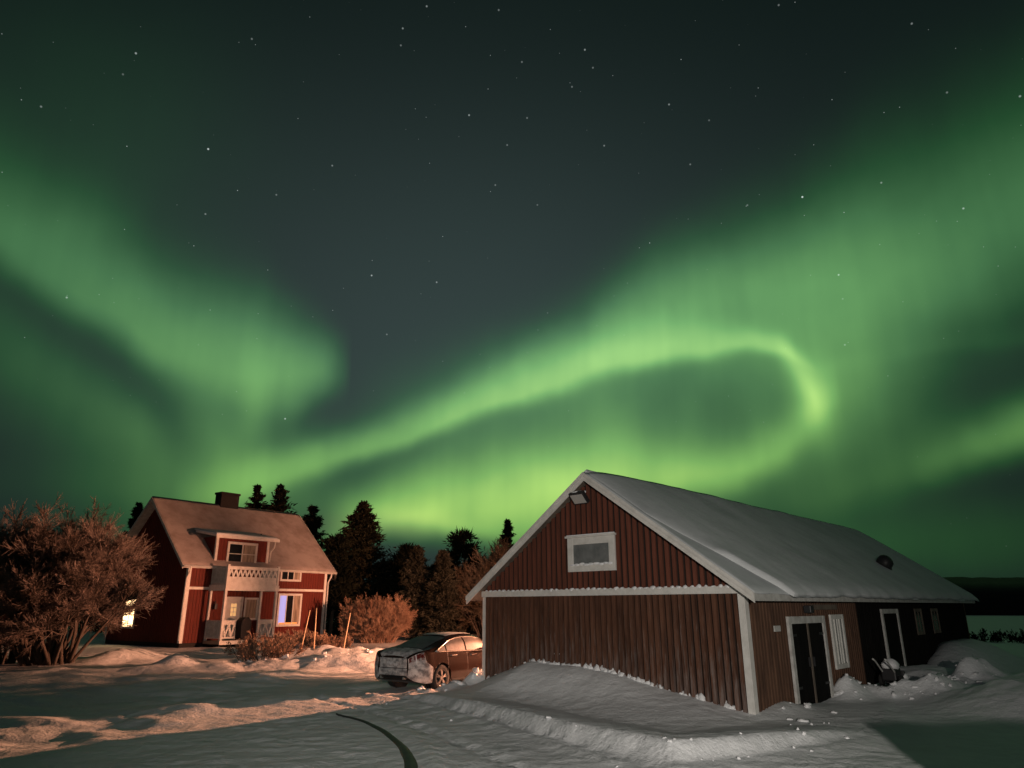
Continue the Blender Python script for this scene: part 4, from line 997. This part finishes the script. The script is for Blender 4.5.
def bush(name, part_stem, part_twig, loc, label, cat, seed, n_stem, height_, spread, base_r, per=(14, 10, 6), mt='twig_frost', ms='bark', group=None, rmul=1., lean=(0, 0), stem_r=.05, tmin=.28):
    rg = np.random.default_rng(seed)
    a = rg.random(n_stem) * 6.283; rr = np.sqrt(rg.random(n_stem)) * base_r
    s = np.stack([np.cos(a) * rr, np.sin(a) * rr, np.full(n_stem, -.15)], 1)
    tilt = spread * np.sqrt(rg.random(n_stem)); a2 = a + rg.normal(0, .5, n_stem)
    d = np.stack([np.cos(a2) * np.sin(tilt) + lean[0], np.sin(a2) * np.sin(tilt) + lean[1], np.cos(tilt)], 1); d /= np.linalg.norm(d, axis=1, keepdims=True)
    P0 = grow(rg, s, d, height_ * rg.uniform(.8, 1.05, n_stem) * (1 - .30 * (tilt / max(spread, .01)) ** 2), 7, .07, .015)
    P1 = children_of(rg, P0, per[0], tmin, .42, .55, 5, .10, .05)
    P2 = children_of(rg, P1, per[1], .2, .38, .6, 4, .10, .03)
    P3 = children_of(rg, P2, per[2], .15, .42, .62, 3, .10, .02)
    root = tag(empty(name, loc), label, cat, group)
    v, f = merge([poly_tubes(P0, rad_arr(P0, stem_r, .014), 6), poly_tubes(P1, rad_arr(P1, stem_r * .38, .008), 4)]); fast_mesh(part_stem, v, f, M[ms], root, True)
    v, f = merge([poly_tubes(P2, rad_arr(P2, .009 * rmul, .006 * rmul)), poly_tubes(P3, rad_arr(P3, .0075 * rmul, .005 * rmul))]); fast_mesh(part_twig, v, f, M[mt], root)
    return root
def gzl(x, y, dz=0): return (x, y, gz(x, y) + dz)
bush('willow_tree', 'stems', 'crown', gzl(-16.9, 27.3), 'broad frosted willow of many stems in front of the farmhouse gable and its lit window', 'tree', 5, 46, 4.35, .66, .8, (16, 13, 11), rmul=1.05, stem_r=.075, tmin=.42, lean=(-.09, 0))
bush('willow_tree', 'stems', 'crown', gzl(1.14, 27.2), 'unseen small bare tree added to dim the lamp light on the lawn', 'tree', 61, 12, 3.0, .36, .30, (14, 9, 6), mt='twig_frost', rmul=1.0, stem_r=.03, tmin=.62)  # added out of view behind the barn to thin the lamp light on the lawn
bush('willow_tree', 'stems', 'crown', gzl(-18.6, 27.6), 'lower frosted willow with leaning stems, left of the broad one', 'tree', 7, 20, 3.35, .70, .7, (15, 12, 10), rmul=1.1, lean=(-.05, 0), stem_r=.06)
bush('willow_bush', 'stems', 'crown', gzl(-8.3, 46.0), 'round frosted orange-lit bush behind the parked car', 'bush', 3, 190, 2.25, .80, .95, (8, 7, 6), mt='twig_warm', ms='twig_warm', rmul=1.0, stem_r=.02)
for (x, y, h_, sd_, lab) in ((-9.0, 27.2, .95, 11, 'low bare hedge bush in front of the porch, nearest the steps'), (-8.9, 31.8, .75, 12, 'low bare hedge bush behind the three snow markers'), (-8.3, 33.6, .7, 13, 'low bare hedge bush by the right corner of the house front')):
    bush('hedge_bush', 'stems', 'crown', gzl(x, y), lab, 'bush', sd_, 46, h_, .95, .75, (7, 6, 4), mt='twig_warm', ms='bark', rmul=1.1, stem_r=.012, group='low bushes along the house front')

def leaf_tris(c, d, ln, wd, rg):
    """thin spray faces: centre, direction, length, width"""
    d = d / (np.linalg.norm(d, axis=1, keepdims=True) + 1e-9)
    a = np.cross(d, rg.normal(0, 1, d.shape)); a /= np.linalg.norm(a, axis=1, keepdims=True) + 1e-9
    v = np.stack([c - d * ln[:, None] * .5 + a * wd[:, None] * .5, c - d * ln[:, None] * .5 - a * wd[:, None] * .5, c + d * ln[:, None] * .5], 1)
    return v.reshape(-1, 3), np.arange(len(c) * 3).reshape(-1, 3)
def spruce(loc, label, h_, r_, seed, m='spruce', group='trees behind the yard', dens=1., power=.9, ragged=.3):
    rg = np.random.default_rng(seed); root = tag(empty('spruce_tree', loc), label, 'tree', group)
    MB().tube([(0, 0, -.3), (0, 0, h_ * .5), (0, 0, h_ * .97)], [.02 * h_, .012 * h_, .01], 7).build('trunk', M['bark'], root, smooth=True)
    nb_ = int(230 * dens); t = np.sort(rg.random(nb_) ** .85) ; z = (.04 + .95 * t) * h_
    L_ = r_ * (1 - t) ** power * rg.uniform(1 - ragged, 1 + ragged, nb_) + .12
    a = rg.random(nb_) * 6.283; dr = -.35 + .75 * t
    dv = np.stack([np.cos(a), np.sin(a), dr], 1); dv /= np.linalg.norm(dv, axis=1, keepdims=True)
    per = 34; i = np.repeat(np.arange(nb_), per); u = rg.random(len(i)) ** .7
    c = np.stack([0 * u, 0 * u, z[i]], 1) + dv[i] * (L_[i] * u)[:, None]; c[:, 2] += .18 * L_[i] * u * u
    w = .16 * (1 - .4 * u) * L_[i] + .05; c += rg.normal(0, 1, c.shape) * w[:, None] * np.array([.8, .8, .35])
    d = dv[i] + rg.normal(0, .55, c.shape); v, f = leaf_tris(c, d, rg.uniform(.25, .55, len(i)) * (.5 + .06 * h_), rg.uniform(.07, .16, len(i)) * (.5 + .06 * h_), rg)
    fast_mesh('crown', v, f, M[m], root); return root
def pine(loc, label, h_, r_, seed, m='pine', group='trees behind the yard', low_=.25, n_cl=46):
    rg = np.random.default_rng(seed); root = tag(empty('pine_tree', loc), label, 'tree', group)
    tr = MB().tube([(0, 0, -.3), (.1, 0, h_ * .5), (.05, .05, h_ * .93)], [.022 * h_, .015 * h_, .02], 7)
    cl = []
    for k_ in range(n_cl):
        t = low_ + (1 - low_) * (k_ + rg.random()) / n_cl; a = rg.random() * 6.283; R = r_ * (np.sin(np.pi * min(1, (t - low_) / (1 - low_) * .78 + .2)) ** .7) * rg.uniform(.45, 1.05)
        p = np.array([math.cos(a) * R, math.sin(a) * R, h_ * t]); cl.append(p)
        if k_ % 2 == 0: tr.bar((.05, 0, h_ * t - .25 * R - .1), tuple(p), .05 + .01 * R)
    tr.build('trunk', M['bark'], root)
    cl = np.array(cl); per = 120; i = np.repeat(np.arange(n_cl), per); g3 = rg.normal(0, 1, (len(i), 3)); sz = rg.uniform(.6, 1.2, n_cl)[i] * (.28 + .13 * r_)
    c = cl[i] + g3 * sz[:, None] * np.array([.75, .75, .42]); v, f = leaf_tris(c, g3 + np.array([0, 0, .6]), rg.uniform(.25, .5, len(i)), rg.uniform(.08, .18, len(i)), rg)
    fast_mesh('crown', v, f, M[m], root); return root
for fn, (x, y), h_, r_, lab, kw in (
    (spruce, (-11.61, 55.00), 9.93, 3.13, 'tall broad dark spruce beside the right end of the farmhouse', {'seed': 1, 'dens': 1.9, 'power': 0.75, 'm': 'spruce'}),
    (pine, (-12.74, 52.00), 6.92, 0.93, 'dark pine crown between the farmhouse roof and the tall spruce', {'seed': 2}),
    (pine, (-8.47, 58.00), 6.79, 1.72, 'dark rounded pine right of the tall spruce', {'seed': 3, 'low_': 0.1}),
    (spruce, (-6.62, 50.00), 6.10, 1.49, 'slim pale frosted spruce in front of the dark rounded pine', {'seed': 4, 'm': 'spruce_frost', 'dens': 1.2, 'power': 0.7}),
    (spruce, (-4.70, 49.00), 5.75, 1.33, 'slim pale frosted spruce in the middle of the trees behind the car', {'seed': 5, 'm': 'spruce_frost', 'dens': 1.2, 'power': 0.7}),
    (pine, (-3.84, 57.00), 7.70, 1.84, 'tall black pine standing left of the frosted birch', {'seed': 6, 'low_': 0.08, 'n_cl': 60}),
    (pine, (-6.97, 60.00), 5.15, 1.70, 'low black pine between the two frosted spruces', {'seed': 15, 'low_': 0.05}),
    (pine, (-10.48, 61.00), 5.67, 1.73, 'low black pine behind the tall spruce and the orange-lit bush', {'seed': 16, 'low_': 0.05}),
    (pine, (-5.27, 61.00), 4.89, 1.73, 'low black pine behind the slim spruce and the car roof', {'seed': 17, 'low_': 0.05}),
    (spruce, (-10.44, 66.00), 5.25, 2.81, 'low dark spruce far behind the orange-lit bush', {'seed': 71, 'dens': 1.5}),
    (spruce, (-6.95, 66.00), 5.80, 2.81, 'low dark spruce far behind the two frosted spruces', {'seed': 72, 'dens': 1.5}),
    (spruce, (-3.73, 66.00), 6.36, 2.82, 'low dark spruce far behind the tall black pine', {'seed': 73, 'dens': 1.5}),
    (spruce, (-1.48, 62.00), 6.45, 2.30, 'dark spruce behind the frosted birch at the barn verge', {'seed': 74, 'dens': 1.5}),
    (spruce, (-14.90, 64.00), 6.21, 3.10, 'low dark spruce between the house corner and the tall spruce', {'seed': 75, 'dens': 1.5}),
    (pine, (-2.90, 60.00), 4.46, 1.55, 'low black pine behind the frosted birch, close to the barn', {'seed': 18, 'low_': 0.05}),
    (spruce, (-0.40, 64.00), 9.57, 2.18, 'thin far spruce spire showing above the barn verge', {'seed': 7, 'm': 'spruce', 'dens': 0.8, 'ragged': 0.4}),
    (spruce, (-23.24, 64.00), 12.77, 2.55, 'small pointed tree top showing next to the chimney', {'seed': 8, 'ragged': 0.65, 'power': 0.75, 'dens': 0.8}),
    (spruce, (-20.82, 63.00), 12.61, 2.87, 'pointed tree top showing above the middle of the house roof', {'seed': 9, 'ragged': 0.65, 'power': 0.75, 'dens': 0.9}),
    (spruce, (-16.90, 60.00), 10.36, 2.56, 'loose dark tree behind the right end of the house roof', {'seed': 10, 'ragged': 0.65, 'power': 0.75, 'dens': 0.9}),
    (spruce, (-31.72, 60.00), 10.60, 2.06, 'small dark tree top left of the house ridge', {'seed': 12}),
    (spruce, (-52.90, 72.00), 5.16, 3.08, 'low dark spruce far left, at the picture edge', {'seed': 50}),
    (pine, (-50.17, 72.00), 5.89, 2.78, 'low dark pine far left, second from the picture edge', {'seed': 51}),
    (spruce, (-47.82, 72.00), 5.96, 3.08, 'low dark spruce far left, behind the leaning willow', {'seed': 52}),
    (pine, (-45.29, 72.00), 4.60, 2.78, 'low dark pine far left, behind the middle of the willows', {'seed': 53}),
    (spruce, (-42.75, 72.00), 5.09, 3.08, 'low dark spruce behind the broad willow', {'seed': 54}),
    (pine, (-40.40, 72.00), 5.16, 2.78, 'low dark pine behind the right half of the broad willow', {'seed': 55}),
    (spruce, (-37.47, 72.00), 7.08, 3.08, 'low dark spruce between the broad willow and the house gable', {'seed': 56}),
):
    fn(gzl(x, y), lab, h_, r_, **kw)
bush('birch_tree', 'stems', 'crown', gzl(-1.6, 50.5), 'frosted bare birch beside the left verge of the barn', 'tree', 31, 16, 5.2, .34, .6, (15, 11, 7), mt='birch_twig', rmul=1.5, stem_r=.06, group='trees behind the yard')
# small bushes out in the field, right of the barn
for i, (x, y, sd_, lab) in enumerate(((34.5, 55, 41, 'dark little bush in the field beside the far end of the barn'), (37.3, 55.5, 42, 'dark little bush in the field, second from the barn end'), (40.5, 55, 43, 'dark little bush at the right edge of the field'))):
    bush('field_bush', 'stems', 'crown', gzl(x, y), lab, 'bush', sd_, 30, .8 + .15 * (i % 2), 1.0, .9, (6, 5, 4), mt='pine', ms='pine', rmul=2.2, stem_r=.015, group='bushes in the field')

# ------------------------------------------------------------------ snow markers: thin wooden sticks in the bank
for i, (x, y, h_, tx, ty, lab) in enumerate(((-8.55, 30.2, 1.55, .24, .1, 'leaning wooden snow marker nearest the porch'), (-8.06, 30.44, 1.6, -.03, 0, 'upright wooden snow marker, middle of the three'), (-7.1, 31.4, 1.45, .22, -.05, 'leaning wooden snow marker nearest the orange-lit bush'))):
    z0 = gz(x, y) - .2
    o = MB().tube([(0, 0, 0), (tx * .5, ty * .5, h_ * .5 + .1), (tx, ty, h_ + .2)], [.024, .021, .017], 6).build('snow_marker', M['reed'], smooth=True)
    o.location = (x, y, z0); tag(o, lab, 'marker', 'snow markers by the house drive')

# ------------------------------------------------------------------ snowed-in snow blower by the long wall of the barn
def barn_pt(x, y, z=0):
    q = BARN_C + BD * x + BN * y; return (float(q[0]), float(q[1]), z)
bx_ = barn_pt(6.75, -.62); sb = tag(empty('snow_blower', (bx_[0], bx_[1], gz(bx_[0], bx_[1]) + .02), rad(90) - BARN_A), 'snow-covered snow blower with two handles standing by the barn side wall', 'snow blower')
for y in (-.24, .16):
    MB().tube([(-1.15, y, .98), (-.95, y, .92), (-.2, y, .48), (.1, y, .30)], .03, 8).build('handle', M['grey_white'], sb, smooth=True)
MB().box(-.28, .40, -.28, .22, .20, .62).build('engine', M['dark_metal'], sb, bevel=.05)
MB().lump((.08, -.03, .70), .36, seed=6, n=9, sq=(1.05, .85, .62), jag=.1).build('snow_cap', M['snow_clod'], sb, smooth=True)
for y in (-.36, .30):
    MB().tube([(0, y - .06, .2), (0, y + .06, .2)], .2, 18).build('wheel', M['tyre'], sb, bevel=.03)
MB().prism([(.40, .02), (.80, .02), (.72, .30), (.55, .52), (.40, .52)], 1, -.36, .30).build('auger_housing', M['dark_metal'], sb, bevel=.02)
MB().tube([(.45, -.03, .50), (.47, -.03, .72), (.55, -.03, .85)], .08, 10).build('chute', M['dark_metal'], sb, smooth=True)
MB().lump((.56, -.28, .30), .17, seed=8, n=7, jag=.12).build('snow_cap', M['snow_clod'], sb, smooth=True)

sb.scale = (.72, .72, .72)

# ------------------------------------------------------------------ loose snow clods thrown up by the plough
rg_ = random.Random(12); cl_ = MB()
def scatter(pts, n, w, r0, r1):
    for i in range(n):
        k_ = rg_.random() * (len(pts) - 1); i0 = int(k_); f = k_ - i0
        x = pts[i0][0] * (1 - f) + pts[i0 + 1][0] * f + rg_.gauss(0, w); y = pts[i0][1] * (1 - f) + pts[i0 + 1][1] * f + rg_.gauss(0, w)
        r = r0 + (r1 - r0) * rg_.random() ** 2.5
        cl_.lump((x, y, gz(x, y) + r * .05), r, seed=rg_.randrange(999), n=5, sq=(rg_.uniform(.7, 1.4), rg_.uniform(.7, 1.4), .7), jag=.6)
scatter(RIDGE, 80, .28, .02, .075)
scatter(BANK[3:9], 18, .22, .012, .045)
scatter([(-2.6, 19.0), (-1.5, 19.8), (-.95, 20.5), (-.7, 21.2)], 34, .18, .03, .11)
scatter([(-3.5, 17.5), (0, 12.5), (3, 10.5)], 14, .9, .01, .035)
scatter([(-9, 26.3), (-5, 26.8), (-4.5, 29.5), (-7, 30.5)], 40, .5, .03, .10)
scatter([(5.2, 14.2), (5.9, 15.9), (7.2, 17.2)], 14, .25, .02, .08)
tag(cl_.build('snow_clods', M['snow_clod'], smooth=True), kind='stuff')

# ------------------------------------------------------------------ lamp post hidden behind the barn; flood lamp on the house the picture is taken from
yx, yy, yz = YARD_LAMP
lp = tag(empty('street_lamp', (yx - .9, yy + .5, 0)), 'sodium street lamp on a wooden pole behind the barn', 'street lamp')
MB().tube([(0, 0, -.3), (0, 0, yz + .15)], [.11, .085], 10).build('pole', M['wood'], lp, smooth=True)
MB().tube([(0, 0, yz - .1), (.5, -.28, yz + .18), (.85, -.47, yz + .2)], .03, 8).build('arm', M['metal'], lp, smooth=True)
MB().box(.70, 1.10, -.62, -.38, yz + .12, yz + .24).build('lamp_head', M['metal'], lp, bevel=.03)
MB().lump((.9, -.5, yz + .10), .09, n=6, sq=(1.3, 1, .5), jag=0).build('lamp_glass', M['sodium'], lp, smooth=True)
lamp('sodium_light', 'SPOT', (.9, -.5, yz), YARD_W, (1.0, .40, .215), lp, shadow_soft_size=.10, spot_size=rad(168), spot_blend=.55).rotation_euler = Vector((-.93, -.02, -.36)).to_track_quat('-Z', 'Y').to_euler()
px_, py_, pz_ = PORCH_LAMP
pl = tag(empty('porch_lamp', (px_, py_, 0)), 'flood lamp on a post behind the photographer', 'lamp')
MB().tube([(0, -.12, -.3), (0, -.12, pz_ + .1)], .05, 10).build('pole', M['wood'], pl, smooth=True)
MB().box(-.16, .16, -.10, -.03, pz_ - .1, pz_ + .1).build('lamp_head', M['metal'], pl, bevel=.01)
ld = lamp('flood_light', 'SPOT', (0, .02, pz_), PORCH_W, (1.0, .91, .81), pl, shadow_soft_size=.07, spot_size=rad(62), spot_blend=1.0)
ld.rotation_euler = (Vector((1.8, 18.0, 1.6)) - Vector(PORCH_LAMP)).to_track_quat('-Z', 'Y').to_euler()
# snow-topped board fence out of view, added to cast the shadow over the right-hand snow
fc = tag(empty('shadow_fence', (3.56, 3.0, 0)), 'unseen board fence with snow along its top, added to shadow the snow on the right', 'fence')
fb = MB()
for i in range(36): fb.box(i * .15, i * .15 + .1495, -.012 - .004 * (i % 2), .012 + .004 * (i % 2), -.2, 1.80)
fb.build('board_panel', M['wood'], fc)
for i in range(4): MB().box(.05 + i * 1.7, .15 + i * 1.7, .015, .11, -.3, 1.78).build('post', M['wood'], fc)
sn = MB(); sn.tube([(i * .27, 0, 1.83 + .015 * math.sin(i * 2.1)) for i in range(21)], .075, 8); sn.build('snow_cap', M['snow_clod'], fc, smooth=True)
